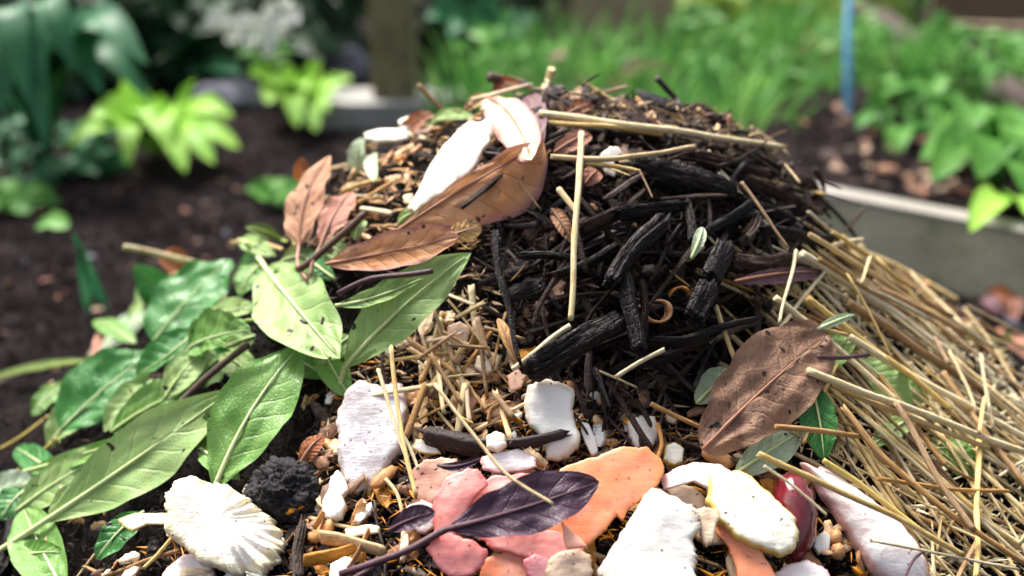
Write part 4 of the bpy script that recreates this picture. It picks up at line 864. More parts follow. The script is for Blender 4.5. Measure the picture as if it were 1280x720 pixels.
# ---- bark chunks (thickness in px)
for lab, px, th, m, li, kw in [
    ('thick black bark chunk pointing down left above the smooth white chunk', [(662, 464), (718, 430), (776, 398)], 36, M_bark, .036, {}),
    ('black bark chunk leaning down left in the middle of the heap', [(764, 352), (790, 308), (828, 274)], 29, M_bark, .046, {}),
    ('upright black bark chunk in the middle of the heap', [(782, 342), (786, 385), (797, 436)], 30, M_bark, .044, {}),
    ('slim upright bark stick right of the upright bark chunk', [(800, 350), (804, 382), (803, 412)], 15, M_bark2, .042, {}),
    ('stubby upright black bark chunk with a pale chipped streak', [(884, 362), (878, 382), (868, 404)], 36, M_bark, .040, {}),
    ('black bark block above the stubby chunk', [(908, 304), (896, 328), (888, 352)], 33, M_bark, .038, {}),
    ('large black bark slab lying under the short straws near the top', [(786, 206), (850, 228), (918, 246)], 34, M_bark, .03, {'flat': .6}),
    ('flat black bark piece below the large slab', [(776, 268), (812, 262), (850, 258)], 21, M_bark, .035, {'flat': .6}),
    ('short upright dark bark piece right of the oval tan seed', [(856, 252), (864, 276), (868, 302)], 19, M_bark, .036, {}),
    ('slanting black bark stick right of the short upright piece', [(880, 294), (908, 276), (940, 252)], 15, M_bark, .036, {}),
    ('black twig-like bark strip pointing right below the wood curl', [(808, 428), (860, 424), (900, 410), (948, 398)], 15, M_bark, .040, {'taper': .45}),
    ('long fibrous black bark strip hanging left of the bark', [(618, 292), (628, 350), (640, 404), (652, 456)], 17, M_bark, .046, {'taper': .5}),
    ('purple-brown bark chunk at the right side of the bark', [(916, 330), (950, 334), (984, 326)], 26, M_bark2, .035, {}),
    ('grey-brown bark piece left of the flat black piece', [(730, 284), (758, 272), (780, 260)], 22, M_bark2, .03, {'flat': .6}),
    ('flat brownish bark slab at the top right of the heap', [(866, 196), (910, 208), (960, 222)], 22, M_bark2, .028, {'flat': .5}),
    ('dark bark strip at the upper right shoulder of the heap', [(930, 228), (976, 246), (1022, 262)], 20, M_bark2, .03, {'flat': .5}),
    ('dark bark strip sloping below the upper right one', [(920, 246), (960, 262), (1000, 286)], 16, M_bark, .03, {'flat': .6}),
    ('curved black bark strip ending at the top of the straw bundle', [(950, 288), (1000, 294), (1052, 304)], 15, M_bark, .04, {'flat': .6}),
    ('brownish bark end above the straw bundle', [(978, 214), (1008, 228), (1022, 246)], 16, M_bark2, .02, {}),
    ('dark bark strip at the bottom beside the orange wood pieces', [(372, 724), (374, 690), (380, 658)], 22, M_bark3, .012, {'flat': .5}),
    ('dark bark piece in the bottom left corner', [(-4, 716), (8, 680), (16, 650)], 20, M_bark, .014, {}),
    ('dark bark lying along the left end of the long black stick', [(700, 340), (735, 330), (765, 312)], 13, M_bark, .03, {}),
    ('black bark strip left of the middle chunks', [(650, 322), (690, 318), (740, 330)], 12, M_bark, .028, {}),
    ('black bark strip under the wood curl', [(770, 462), (812, 448), (850, 440)], 17, M_bark, .026, {}),
    ('grey-brown ragged bark piece at the right of the bark', [(930, 302), (942, 290), (948, 276)], 16, M_bark3, .034, {'flat': .5}),
    ('pale brown bark flake in the middle of the bark', [(818, 346), (826, 332), (832, 318)], 14, M_bark3, .030, {'flat': .35}),
    ('dark brown bark flake below the stubby chunk', [(850, 432), (866, 430), (886, 420)], 18, M_bark2, .026, {'flat': .4}),
    ('dark brown bark piece left of the large white flake', [(680, 286), (700, 276), (716, 262)], 14, M_bark2, .02, {'flat': .6}),
    ('dark knot of bark near the top of the heap under the straws', [(740, 160), (780, 168), (826, 172)], 16, M_bark, .02, {'flat': .6})]:
    bark(lab, px, th, m, li, group='bark chunks on the heap', **kw)
# rust-brown sticks and clump on top
stick('bark_stick', 'upper reddish brown stick end on the very top of the heap', 'stick', [(610, 96), (634, 101), (658, 107)], 13, M_twig, .012, hollow=.3, endj=.004)
stick('bark_stick', 'lower reddish brown stick end on the very top of the heap', 'stick', [(668, 117), (688, 114), (706, 113)], 14, M_twig, .012, hollow=.3, endj=.004)
lump('root_clump', 'dark reddish root clump under the black upright twig', 'root clump', 868, 152, (.020, .016, .012), M_bark2, .004, amp=.8, fr=2.5, seed=8)
r = stick('twig', 'black bent twig sticking up from the top of the heap', 'twig', [(852, 142), (846, 126), (832, 110), (821, 98)], 8, M_twigd, .015, taper=.9, endj=.003)
# wood curl
def curl(label, px, py, r, mat, w, lift=.03, turns=.8, st=0.5):
    c = P(px, py, lift); N = facing(c, .6); X = (RGT-N*RGT.dot(N)).normalized(); Y = N.cross(X)
    rr = r*c.length/FPX*1.0; vs = []; fs = []; uv = []; n = 40
    rr = r*(c-CAM).dot(FWD)/FPX
    for i in range(n+1):
        a = st+turns*6.283*i/n; q = rr*(1-.25*i/n)
        ww = w*math.sin(math.pi*(i+1.5)/(n+3))
        for s, o in ((-1, 0), (1, 0), (1, .0012), (-1, .0012)):
            vs.append(c+X*math.cos(a)*(q+o)+Y*math.sin(a)*(q+o)+N*(s*ww/2+.1*ww*math.sin(a*3))+X*(s*ww*.25))
    for i in range(n):
        for k in range(4):
            k2 = (k+1) % 4; fs.append((4*i+k, 4*i+k2, 4*i+4+k2, 4*i+4+k)); uv.append([(k/4, i*.002), (k/4+.25, i*.002), (k/4+.25, i*.002+.002), (k/4, i*.002+.002)])
    fs.append((3, 2, 1, 0)); uv.append([(0, 0)]*4); fs.append((4*n, 4*n+1, 4*n+2, 4*n+3)); uv.append([(0, 0)]*4)
    return tag(mk('wood_curl', vs, fs, mat, uv), label, 'wood curl')
curl('orange-brown wood shaving curled into a ring among the bark', 822, 388, 15, M_wood, .007, turns=.8, st=3.2)
curl('half hidden brown wood shaving just above the curled ring', 848, 372, 13, M_wood, .006, turns=.45, st=.2)
# ---- named straws
def straw(label, px, th, m=None, lift=.03, n=16, taper=.85, **kw):
    return stick('straw_stalk', label, 'straw', px, th*.86, m or M_straw, lift, n, 8, taper, kw.pop('group', None), wob=kw.pop('wob', .0015), hollow=.6, dis=lambda a, l, t: .10*math.cos(a*2)+.05*noise.noise(Vector((l*80, a, 1)))+(.14 if abs((l % .06)-.03) < .0012 else 0), endj=.002, **kw)
tg = 'straws lying across the bark'
straw('long yellow straw lying across the top of the heap to the right', [(675, 142), (830, 162), (978, 184)], 10, M_strawp, .045, group=tg, n=24)
straw('shorter yellow straw just under the long one at the top', [(676, 152), (750, 158), (830, 168)], 8, M_straw, .036, group=tg)
straw('bent straw lying over the large bark slab', [(690, 198), (760, 198), (810, 192), (868, 184)], 8, M_straw, .055, group=tg)
straw('short straw under the bent one', [(730, 204), (765, 208), (800, 215)], 7, M_straw, .05, group=tg)
straw('thin brown straw tip hanging from the short straw', [(799, 213), (807, 230), (815, 248)], 3.5, M_strawb, .052, group=tg)
straw('long upright yellow straw down the middle of the bark', [(726, 168), (722, 250), (717, 330), (712, 402)], 11, M_strawp, .056, group=tg, n=24)
straw('short yellow straw leaning against the upright one', [(698, 236), (708, 250), (718, 264)], 10, M_straw, .055, group=tg)
straw('pale straw running down left from the upright one to the bark', [(712, 408), (690, 422), (668, 440), (640, 462)], 9, M_strawp, .036, group=tg)
straw('pale straw lying across the lower bark', [(830, 436), (800, 452), (768, 472)], 7, M_strawp, .045, group=tg)
straw('yellow straw rising to the stubby bark chunk', [(894, 382), (906, 418), (921, 458)], 8, M_straw, .034, group=tg)
straw('thin tan straw arching over the right side of the bark', [(926, 228), (952, 262), (985, 308)], 5, M_strawb, .052, group=tg)
straw('thin pale straw hanging down from the arching one', [(994, 312), (986, 355), (975, 405)], 6, M_strawp, .05, group=tg)
straw('straw bit pointing right off the upper right shoulder', [(955, 225), (995, 234), (1032, 243)], 4, M_straw, .03, group=tg)
straw('bone-coloured straw stub sticking up at the very top', [(676, 122), (684, 104), (690, 86)], 9, M_strawp, .02, group=tg, taper=1.3)
straw('rusty stick standing up left of the top', [(560, 142), (544, 126), (524, 106)], 7, M_strawb, .012, group=tg)
cg = 'straws in the middle of the heap'
straw('thin yellow straw crossing down over the purple leaf', [(544, 482), (585, 535), (630, 590), (692, 632)], 6, M_straw, .062, group=cg)
straw('left of the two upright straws on the mushroom piece', [(473, 462), (490, 520), (516, 604)], 7, M_strawp, .045, group=cg)
straw('right of the two upright straws on the mushroom piece', [(488, 434), (494, 500), (508, 566), (522, 622)], 8, M_straw, .05, group=cg)
straw('short straw forking below the two upright ones', [(502, 540), (512, 560), (522, 586)], 6, M_strawp, .042, group=cg)
straw('bent straw beside the lower end of the mushroom piece', [(482, 600), (496, 618), (503, 640), (502, 652)], 6, M_straw, .03, group=cg)
straw('tan reed leaning between the mushroom piece and the pod', [(532, 482), (520, 512), (508, 548)], 12, M_strawb, .022, group=cg)
straw('tan straw pointing up behind the reed', [(548, 420), (538, 450), (526, 478)], 9, M_strawb, .02, group=cg)
straw('pale brown straw under the leathery brown leaf tip', [(812, 504), (845, 520), (880, 536)], 8, M_strawb, .03, group=cg)
straw('narrow brown leafy stalk beside the small cream cube', [(822, 530), (826, 556), (820, 576)], 8, M_wood, .022, group=cg)
straw('greenish straw near the deep green leaf', [(556, 500), (575, 520), (592, 528)], 3, M_strawg, .03, group=cg)
lg = 'straws on the left side of the heap'
straw('tan straw sticking out over the left shoulder of the heap', [(155, 309), (200, 318), (248, 330)], 8, M_strawp, .03, group=lg)
straw('light green stem holding the notched leaf', [(330, 400), (300, 402), (252, 416)], 5, M_veing, .045, group=lg)
straw('upright yellow straw crossing under the long pale leaf', [(84, 568), (72, 632), (42, 724)], 7, M_straw, .016, group=lg)
straw('greenish straw pointing up right at the left edge', [(0, 562), (30, 544), (62, 520)], 5, M_strawg, .016, group=lg)
straw('second greenish straw below the first at the left edge', [(20, 588), (46, 568), (70, 548)], 4, M_strawg, .014, group=lg)
straw('yellow green stem beside the frayed floret', [(218, 668), (196, 694), (180, 710)], 6, M_strawg, .018, group=lg)
straw('brown straw at the bottom edge left of the floret', [(130, 720), (180, 702), (224, 688)], 7, M_strawb, .012, group=lg)
straw('dull tan straw right of the olive leaf tip', [(290, 304), (320, 300), (356, 312)], 6, M_straw, .02, group=lg)
rg = 'prominent straws in the right-hand bundle'
for lab, px, th, m, li in [
    ('long yellow straw from the leathery leaf to the right edge', [(1012, 464), (1140, 512), (1282, 566)], 11, M_strawp, .05),
    ('yellow straw crossing over the white wedge', [(946, 566), (1070, 622), (1205, 694)], 10, M_straw, .05),
    ('thin pale straw on the red pepper', [(956, 582), (990, 606), (1034, 642)], 5, M_strawp, .05),
    ('straw running just above the long yellow one', [(1060, 420), (1160, 480), (1284, 548)], 10, M_strawp, .045),
    ('brown stalk bending down through the lower straw', [(1052, 508), (1112, 580), (1190, 646), (1284, 706)], 10, M_strawb, .045),
    ('straw with a purple upper end crossing the lower bundle', [(1120, 504), (1150, 556), (1182, 612), (1216, 662)], 10, M_strawb, .055),
    ('flat brown straw under the deep green leaf', [(968, 534), (1030, 540), (1086, 546)], 9, M_strawb, .042),
    ('upright yellow straw near the right edge', [(1226, 534), (1222, 620), (1220, 724)], 10, M_straw, .034),
    ('brown straw lying level above the dark gap', [(1098, 598), (1180, 610), (1262, 616)], 7, M_strawb, .036),
    ('green-yellow straw beside the long white wedge', [(1026, 574), (1090, 616), (1152, 664)], 9, M_strawg, .034),
    ('yellow straw pointing off the upper right of the bundle', [(1046, 304), (1120, 334), (1196, 376)], 10, M_straw, .03),
    ('brown-tipped straw below the topmost of the bundle', [(1040, 314), (1110, 352), (1188, 394)], 9, M_strawb, .034),
    ('short amber straw hanging from the topmost straw end', [(1160, 352), (1163, 372), (1166, 394)], 8, M_wood, .03),
    ('long straw along the middle of the upper bundle', [(1002, 318), (1090, 372), (1190, 440)], 11, M_strawp, .044),
    ('thick brown stalk inside the upper bundle', [(1060, 378), (1140, 430), (1232, 488)], 12, M_strawb, .036),
    ('straw whose pale cut end points to the dark soil', [(1120, 372), (1180, 404), (1246, 436)], 11, M_straw, .03),
    ('straw in front of the thick brown stalk', [(1010, 372), (1100, 442), (1190, 512)], 9, M_straw, .046),
    ('yellow straw leading from the plum leaf down right', [(968, 372), (1040, 430), (1120, 500)], 9, M_strawp, .042),
    ('straw passing right behind the leathery leaf', [(1040, 480), (1130, 520), (1236, 560)], 9, M_straw, .04),
    ('pale brown straw under the purple-ended one', [(1100, 470), (1150, 540), (1182, 582)], 8, M_strawb, .034),
    ('thin purplish stalk in the lower right corner', [(1128, 724), (1140, 700), (1152, 690)], 5, M_twigp, .045),
    ('straw at the right edge above the corner', [(1180, 466), (1230, 540), (1284, 610)], 9, M_strawb, .04)]:
    straw(lab, px, th, m, li, group=rg, n=22)
stick('twig', 'dark purple twig beside the leathery brown leaf', 'twig', [(1022, 446), (1055, 447), (1086, 443)], 6, M_twigp, .045)
stick('twig', 'dark brown twig running up right between the green leaves', 'twig', [(168, 557), (215, 512), (262, 470), (310, 432)], 9, M_twig, .034, wob=.003, n=20)
stick('twig', 'dark twig lying beneath the rolled orange leaf', 'twig', [(424, 368), (462, 350), (500, 344), (540, 338)], 7, M_twigp, .052, wob=.002)
stick('twig', 'twig with the stems of the tan and pinkish leaves tied to it', 'twig', [(376, 340), (390, 330), (420, 300), (456, 268)], 9, M_twig, .04, wob=.003)
stick('twig', 'thin purple stem beside the purple leaf stalk at the bottom edge', 'twig', [(430, 730), (470, 706), (520, 684), (548, 668)], 6, M_twigp, .036, wob=.002)
stick('twig', 'curved grey twig in the left of the bark', 'twig', [(666, 404), (672, 378), (690, 350), (712, 318)], 7, M_bark2, .03, wob=.003)
stick('twig', 'thin red-brown twig rising in front of the board', 'twig', [(1050, 296), (1062, 282), (1080, 262)], 3.5, M_twig, .015, wob=.002)

# ================================================================ random pieces
def inpoly(x, y, pg):
    c = False; j = len(pg)-1
    for i in range(len(pg)):
        xi, yi = pg[i]; xj, yj = pg[j]
        if (yi > y) != (yj > y) and x < (xj-xi)*(y-yi)/(yj-yi)+xi: c = not c
        j = i
    return c
def rpt(pg):
    xs_ = [p[0] for p in pg]; ys_ = [p[1] for p in pg]
    while True:
        x, y = rnd.uniform(min(xs_), max(xs_)), rnd.uniform(min(ys_), max(ys_))
        if inpoly(x, y, pg): return x, y
BARKR = [(612, 200), (690, 145), (900, 165), (1000, 235), (1040, 300), (1000, 350), (915, 420), (840, 500), (770, 545), (715, 480), (640, 440), (608, 330)]
STRAWR = [(985, 300), (1050, 318), (1180, 390), (1290, 470), (1300, 740), (1150, 740), (1000, 580), (985, 480), (950, 390)]
CHIPR = [(400, 500), (560, 400), (640, 440), (720, 490), (830, 520), (960, 560), (1060, 640), (1120, 740), (110, 740), (320, 620), (400, 560)]
LEFTR = [(-10, 520), (60, 450), (150, 400), (300, 340), (420, 330), (600, 320), (440, 470), (330, 600), (100, 700), (-10, 740)]
TOPR = [(350, 310), (400, 240), (450, 195), (560, 150), (680, 120), (690, 150), (610, 220), (600, 320), (420, 330)]
ALL = [(-20, 520), (150, 420), (300, 350), (440, 200), (600, 140), (700, 118), (900, 165), (1040, 290), (1190, 385), (1300, 470), (1300, 740), (-20, 740)]
def wstraw(region, n, ang, L, th, mats, lift, label, group, name='straw_stalk', cat='straw', hollow=.6, dis=None, wob=.0015, k=.9, sides=7, npt=9, flat=1., taper=.85, bendr=.0):
    for i in range(n):
        x, y = rpt(region); a = R(rnd.uniform(*ang)); h, t = hit(x, y)
        q, _ = hit(x+14*math.cos(a), y+14*math.sin(a)); d = q-h
        if d.length > .05: d = Vector((d.x, 0, d.z))
        d = d.normalized(); ln = rnd.uniform(*L)
        l0 = rnd.uniform(*lift); Nn = snorm(h)
        A = h-d*ln*.5+Nn*l0; B = h+d*ln*.5+Nn*l0*rnd.uniform(.5, 1.3)
        kk = rnd.uniform(.3, .7) if rnd.random() < .3 else .5
        m = A.lerp(B, kk)+Vector((rnd.uniform(-1, 1), rnd.uniform(-1, 1), rnd.uniform(-.3, 1)))*ln*(.03+bendr)
        pts = bez(A, m, B, npt)
        s = rnd.random()*90
        pts = [p+Vector((noise.noise(p*25+Vector((s, 0, 0))), noise.noise(p*25+Vector((0, s, 0))), 0))*wob for p in pts]
        r_ = rnd.uniform(*th)/2
        pts = clear(pts, r_, k)
        rad = [r_*(1+(taper-1)*j/(npt-1)) for j in range(npt)]
        if rnd.random() < .5: rad.reverse()
        g = g_tube(pts, rad, sides, flat*(rnd.uniform(.5, 1) if name == 'straw_stalk' else 1), dis, hollow, spin=rnd.random()*6, endj=.003)
        tag(mk(name, g[0], g[1], rnd.choice(mats), g[2]), label, cat, group)
S_ = [M_straw]*5+[M_strawp]*5+[M_strawb]*2
wstraw(STRAWR, 112, (22, 62), (.08, .20), (.0015, .0040), S_, (.0, .014), 'one of the loose straw stalks heaped on the right flank of the pile', 'loose straw in the right-hand bundle', npt=12)
wstraw(STRAWR, 26, (-30, 130), (.03, .09), (.002, .004), S_+[M_strawb], (.004, .03), 'one of the short straws lying crosswise in the right-hand bundle', 'short crosswise straws in the right-hand bundle')
wstraw([(1020, 300), (1060, 320), (1180, 392), (1200, 420), (1100, 420), (1000, 350)], 24, (24, 44), (.08, .15), (.003, .005), S_, (.004, .024), 'one of the straws packed along the upper edge of the right-hand bundle', 'straws along the upper edge of the bundle', npt=12)
wstraw([(545, 420), (600, 380), (650, 450), (640, 540), (560, 530), (520, 480)], 26, (60, 130), (.02, .045), (.0028, .005), [M_straw, M_strawb, M_woodp, M_strawp], (.004, .02), 'one of the short straw bits in the gap below the big pale green leaf', 'short straw bits in the middle of the heap')
wstraw(TOPR, 22, (-50, 10), (.02, .05), (.002, .005), [M_straw, M_strawb, M_strawp], (.002, .014), 'one of the straw bits around the white peel at the top left', 'straw bits around the white peel')
wstraw(BARKR, 12, (-70, 80), (.012, .03), (.0012, .0025), [M_straw, M_strawp, M_strawb], (.012, .028), 'one of the thin straw bits caught in the black bark', 'straw bits in the bark')
wstraw([(100, 690), (220, 660), (420, 640), (900, 690), (900, 740), (100, 740)], 14, (-60, 60), (.02, .05), (.002, .004), [M_strawb, M_straw], (.002, .01), 'one of the straw bits at the bottom of the heap', 'straw bits at the bottom of the heap')
wstraw([(545, 400), (600, 370), (650, 440), (650, 540), (560, 540), (500, 500)], 26, (-40, 60), (.018, .05), (.0018, .0042), [M_straw, M_woodp, M_strawp, M_strawb], (.006, .024), 'one of the straw bits lying crosswise in the gap below the big pale green leaf', 'crosswise straw bits in the middle of the heap', k=.7)
bd = bark_dis(.55, 5.)
wstraw([(620, 220), (780, 170), (960, 220), (990, 330), (840, 450), (700, 440)], 40, (-60, 80), (.04, .09), (.003, .009), [M_bark2, M_bark, M_bark2, M_bark3], (.006, .026), 'one of the long bent bark strips woven through the black chunks', 'long bark strips in the bark', 'bark_shred', 'bark shred', 0, bd, .006, .45, 9, 18, .4, .5, .14)
for i in range(34):                                                  # ragged bits standing out of the crest
    x = rnd.uniform(470, 1000); y = 178-(x-470)*.25 if x < 700 else (122+(x-700)*.2 if x < 900 else 162+(x-900)*.5)
    a = P(x, y, .004)-Vector((0, 0, .006)); t = rnd.uniform(-1.2, 1.2); ln = rnd.uniform(.012, .035)
    d = Vector((math.sin(t), rnd.uniform(-.4, .4), .25+.5*math.cos(t)*rnd.random())).normalized()
    r_ = rnd.uniform(.0006, .0019); pts = bez(a, a+d*ln*.5+Vector((rnd.uniform(-1, 1), 0, 1))*ln*.15, a+d*ln, 7)
    g = g_tube(pts, [r_*(1-.07*j) for j in range(7)], 6, .6, None, .4, endj=.002)
    tag(mk('crest_bit', g[0], g[1], rnd.choice([M_twig, M_twigd, M_straw, M_bark2, M_strawb]), g[2]), 'one of the short twig and straw ends standing out of the crest of the heap', 'twig end', 'ragged ends on the crest')
wstraw(BARKR, 190, (-75, 110), (.014, .055), (.0022, .0085), [M_bark, M_bark, M_bark, M_bark2, M_bark2, M_twigd, M_bark3], (.0, .022), 'one of the dark bark shreds strewn between the big black chunks', 'bark shreds between the chunks', 'bark_shred', 'bark shred', 0, bd, .004, .5, 9, 14, .5, .5, .10)
wstraw([(860, 170), (960, 200), (1030, 260), (1040, 305), (960, 290), (880, 230)], 36, (5, 45), (.03, .07), (.002, .007), [M_bark, M_bark2, M_bark2, M_bark3], (.0, .014), 'one of the dark bark shreds layered on the upper right shoulder', 'bark shreds on the upper right shoulder', 'bark_shred', 'bark shred', 0, bd, .003, .5, 9, 14, .45, .5, .06)
wstraw([(640, 440), (720, 470), (830, 500), (820, 560), (740, 560), (680, 500)], 26, (50, 120), (.02, .045), (.002, .006), [M_bark, M_bark2, M_twigd], (.002, .018), 'one of the dark shreds hanging below the thick black chunk', 'dark shreds below the thick chunk', 'bark_shred', 'bark shred', 0, bd, .003, .5, 9, 14, .5, .5, .08)
wstraw(ALL, 46, (-80, 90), (.02, .07), (.0012, .003), [M_twig, M_twigd, M_twigp], (.0, .012), 'one of the thin dark twigs tangled in the heap', 'thin twigs tangled in the heap', 'thin_twig', 'twig', .0, None, .005, .8, 6, 12, 1, .6, .1)
# chips: faceted slivers and flakes, meshes shared between copies
def chipmesh(nm, l, w, t, mat, seed):
    r2 = random.Random(seed); n = 7; sd = 7; pts = [Vector((0, 0, (i/(n-1)-.5)*l)) for i in range(n)]
    rad = [w/2*(.55+.45*math.sin(math.pi*(i+.7)/(n+.4)))*r2.uniform(.8, 1.15) for i in range(n)]
    g = g_tube(pts, rad, sd, t/w, lambda a, L_, t_: r2.uniform(-.2, .2), 0, endj=l*.25)
    bend = r2.uniform(-1, 1)*.25/l
    vs = [Vector((v.x+bend*v.z*v.z, v.y+r2.uniform(-.03, .03)*w, v.z)) for v in g[0]]
    me = bpy.data.meshes.new(nm); me.from_pydata([tuple(v) for v in vs], [], g[1])
    ul = me.uv_layers.new(name='UVMap'); fl = []
    for f in g[2]:
        for c in f: fl.extend(c)
    ul.data.foreach_set('uv', fl); me.materials.append(mat)
    me.polygons.foreach_set('use_smooth', [r2.random() < .5]*len(me.polygons)); return me
def chipset(name, mats, l, w, t, n=4):
    return [chipmesh(name, l*rnd.uniform(.7, 1.3), w*rnd.uniform(.7, 1.3), t*rnd.uniform(.7, 1.3), m, rnd.randrange(9999)) for m in mats for _ in range(n)]
def scatter(region, n, meshes, sc_, lift, name, label, cat, group, flat=.6, pt=None):
    for i in range(n):
        if pt: p = pt(); N = Vector((0, 0, 1))
        else:
            x, y = rpt(region); p, _ = hit(x, y); N = snorm(p)
        N = (N+Vector((rnd.uniform(-1, 1), rnd.uniform(-1, 1), rnd.uniform(-1, 1)))*flat).normalized()
        a = Vector((rnd.uniform(-1, 1), rnd.uniform(-1, 1), rnd.uniform(-1, 1))); Z = (a-N*a.dot(N)).normalized()
        X_ = Z.cross(N) if False else N.cross(Z)
        M = Matrix((X_, N, Z)).transposed().to_4x4()
        o = bpy.data.objects.new(name, rnd.choice(meshes)); col.objects.link(o)
        s = rnd.uniform(*sc_); M = Matrix.Translation(p+Vector((0, 0, rnd.uniform(*lift)))) @ M @ Matrix.Scale(s, 4)
        o.matrix_world = M; tag(o, label, cat, group)
ch_o = chipset('wood_chip', [M_wood, M_woodp, M_nut, M_woodb], .012, .0065, .003, 5)
ch_w = chipset('pale_chip', [M_woodp, M_beige, M_woodp, M_beige, M_cauli], .011, .007, .004, 4)
ch_b = chipset('bark_flake', [M_bark2, M_bark3, M_bark, M_woodb], .016, .009, .0035, 4)
scatter(CHIPR, 205, ch_o, (.6, 1.7), (0, .012), 'wood_chip', 'one of the small orange and brown wood chips between the scraps at the bottom', 'wood chip', 'wood chips between the scraps')
scatter(CHIPR, 110, ch_w, (.4, 1.3), (0, .012), 'pale_chip', 'one of the small whitish crumbs between the scraps at the bottom', 'crumb', 'whitish crumbs between the scraps')
scatter(TOPR, 64, ch_o, (.5, 1.1), (0, .012), 'wood_chip', 'one of the small wood chips around the white peel at the top left', 'wood chip', 'wood chips at the top left')
scatter(TOPR, 26, ch_b, (.6, 1.3), (0, .012), 'bark_flake', 'one of the brown flakes around the white peel at the top left', 'flake', 'brown flakes at the top left')
scatter(BARKR, 130, ch_b, (.4, 1.3), (0, .02), 'bark_flake', 'one of the loose bark flakes among the black chunks', 'flake', 'bark flakes among the chunks')
scatter(BARKR, 22, ch_o, (.3, .8), (.004, .02), 'wood_chip', 'one of the small tan chips caught in the black bark', 'wood chip', 'tan chips in the bark')
scatter(CHIPR, 60, ch_b, (.5, 1.3), (0, .008), 'bark_flake', 'one of the dark flakes between the scraps at the bottom', 'flake', 'dark flakes at the bottom')
scatter(LEFTR, 50, ch_b+ch_o, (.5, 1.1), (0, .004), 'leaf_crumb', 'one of the brown crumbs in the shade under the green leaves', 'crumb', 'crumbs under the green leaves')
CREST = [(680, 122), (760, 130), (900, 160), (975, 195), (900, 200), (780, 180), (690, 170)]
scatter(CREST, 26, ch_o, (.6, 1.4), (.0, .012), 'wood_chip', 'one of the small chips along the crest under the long yellow straw', 'wood chip', 'chips along the crest')
scatter(CREST, 40, ch_b, (.7, 1.6), (.0, .014), 'bark_flake', 'one of the brown flakes along the crest under the long yellow straw', 'flake', 'flakes along the crest')
wstraw(CREST, 24, (-15, 30), (.02, .06), (.0015, .003), [M_straw, M_strawb, M_strawb], (.0, .014), 'one of the thin straws along the crest under the long yellow one', 'thin straws along the crest')
for x0, y0, x1, y1, w in [(60, 560, 120, 500, 22), (150, 600, 60, 640, 20), (120, 560, 210, 575, 18), (330, 480, 280, 440, 22), (410, 470, 350, 440, 20), (380, 410, 330, 380, 20), (270, 385, 215, 340, 20), (200, 470, 130, 540, 22), (90, 480, 40, 520, 16), (250, 560, 300, 600, 18), (20, 700, 80, 690, 18), (170, 430, 120, 400, 16), (320, 420, 260, 450, 22), (440, 420, 400, 460, 20), (420, 350, 380, 320, 14), (40, 610, 0, 650, 20), (230, 470, 290, 440, 20), (310, 540, 260, 500, 20)]:
    leaf('green_leaf', 'one of the half buried green leaves filling the gaps of the leaf cluster', 'leaf', (x0, y0), (x1, y1), w, w*.9, rnd.choice([M_gmid, M_gpale, M_gdark, M_gpale]), M_vein, lift=(.004, .016), peak=.5, b=.65, cl=rnd.uniform(-.3, .9), cr=rnd.uniform(-.3, .9), wave=.005, group='half buried green leaves in the cluster', nu=18, nv=6)
for lab, pts in [('thin cream shaving under the tan reed in the middle', [(560, 408), (576, 402), (590, 410), (584, 428), (570, 436), (558, 424)]), ('cream shaving right of the tan reed', [(596, 446), (612, 438), (626, 446), (622, 462), (606, 470), (594, 460)]),
                 ('pale flake left of the smooth white chunk', [(634, 470), (648, 462), (658, 470), (652, 486), (638, 490)]), ('pale pointed flake beneath the pod', [(566, 496), (584, 488), (600, 496), (592, 512), (572, 514)])]:
    outline('pale_flake', lab, 'flake', pts, .003, rnd.choice([M_beige, M_peach]), .010, n=50, rings=8, nz=.002, group='cream flakes in the middle of the heap')
# two orange slivers drawn large in the photograph
for lab, px, th, m in [('longest orange wood sliver at the bottom', [(380, 700), (420, 690), (446, 682)], 20, M_wood), ('orange sliver standing against the pale strip', [(436, 712), (448, 690), (460, 662)], 12, M_wood), ('pale orange sliver above the longest one', [(404, 672), (440, 678), (482, 690)], 22, M_woodp),
                       ('orange crumb left of the bark strip', [(390, 660), (396, 650), (402, 640)], 14, M_wood), ('knotty orange wood piece above the small cream cube', [(612, 528), (618, 512), (640, 506)], 15, M_wood), ('orange wood piece beside the smooth white chunk', [(628, 532), (640, 524), (654, 530)], 13, M_wood)]:
    stick('wood_sliver', lab, 'wood sliver', px, th, m, .02, 12, 8, .8, 'orange wood slivers', .002, 0, .35, lambda a, l, t: .25*noise.noise(Vector((math.cos(a)*2, math.sin(a)*2, l*60))), endj=.004)
# uncountable fine litter
def litter(name, label, mat, region, n, s0, s1, lift, k0=.2, k1=.5):
    mb_v = []; fs = []
    for i in range(n):
        x, y = rpt(region); p, _ = hit(x, y); s = rnd.uniform(s0, s1); b_ = len(mb_v)
        p = p+Vector((0, 0, rnd.uniform(*lift)))
        a = Vector((rnd.uniform(-1, 1), rnd.uniform(-1, 1), rnd.uniform(-1, 1))).normalized(); b2 = a.orthogonal().normalized(); c2 = a.cross(b2)
        k = rnd.uniform(k0, k1)
        if k1 < .2: a = (a-Vector((0, 0, a.z*.7))).normalized(); b2 = a.orthogonal().normalized(); c2 = a.cross(b2)
        for u_, v_, w_ in ((-1, 0, 0), (1, 0, 0), (0, 1, 0), (0, -1, 0), (0, 0, 1), (0, 0, -1)):
            mb_v.append(p+(a*u_+b2*v_*k+c2*w_*k*.6)*s*rnd.uniform(.7, 1.2))
        for f in ((0, 2, 4), (2, 1, 4), (1, 3, 4), (3, 0, 4), (2, 0, 5), (1, 2, 5), (3, 1, 5), (0, 3, 5)): fs.append(tuple(b_+q for q in f))
    tag(mk(name, mb_v, fs, mat, None, None, False, Vector((0, .8, .1))), label, kind='stuff')
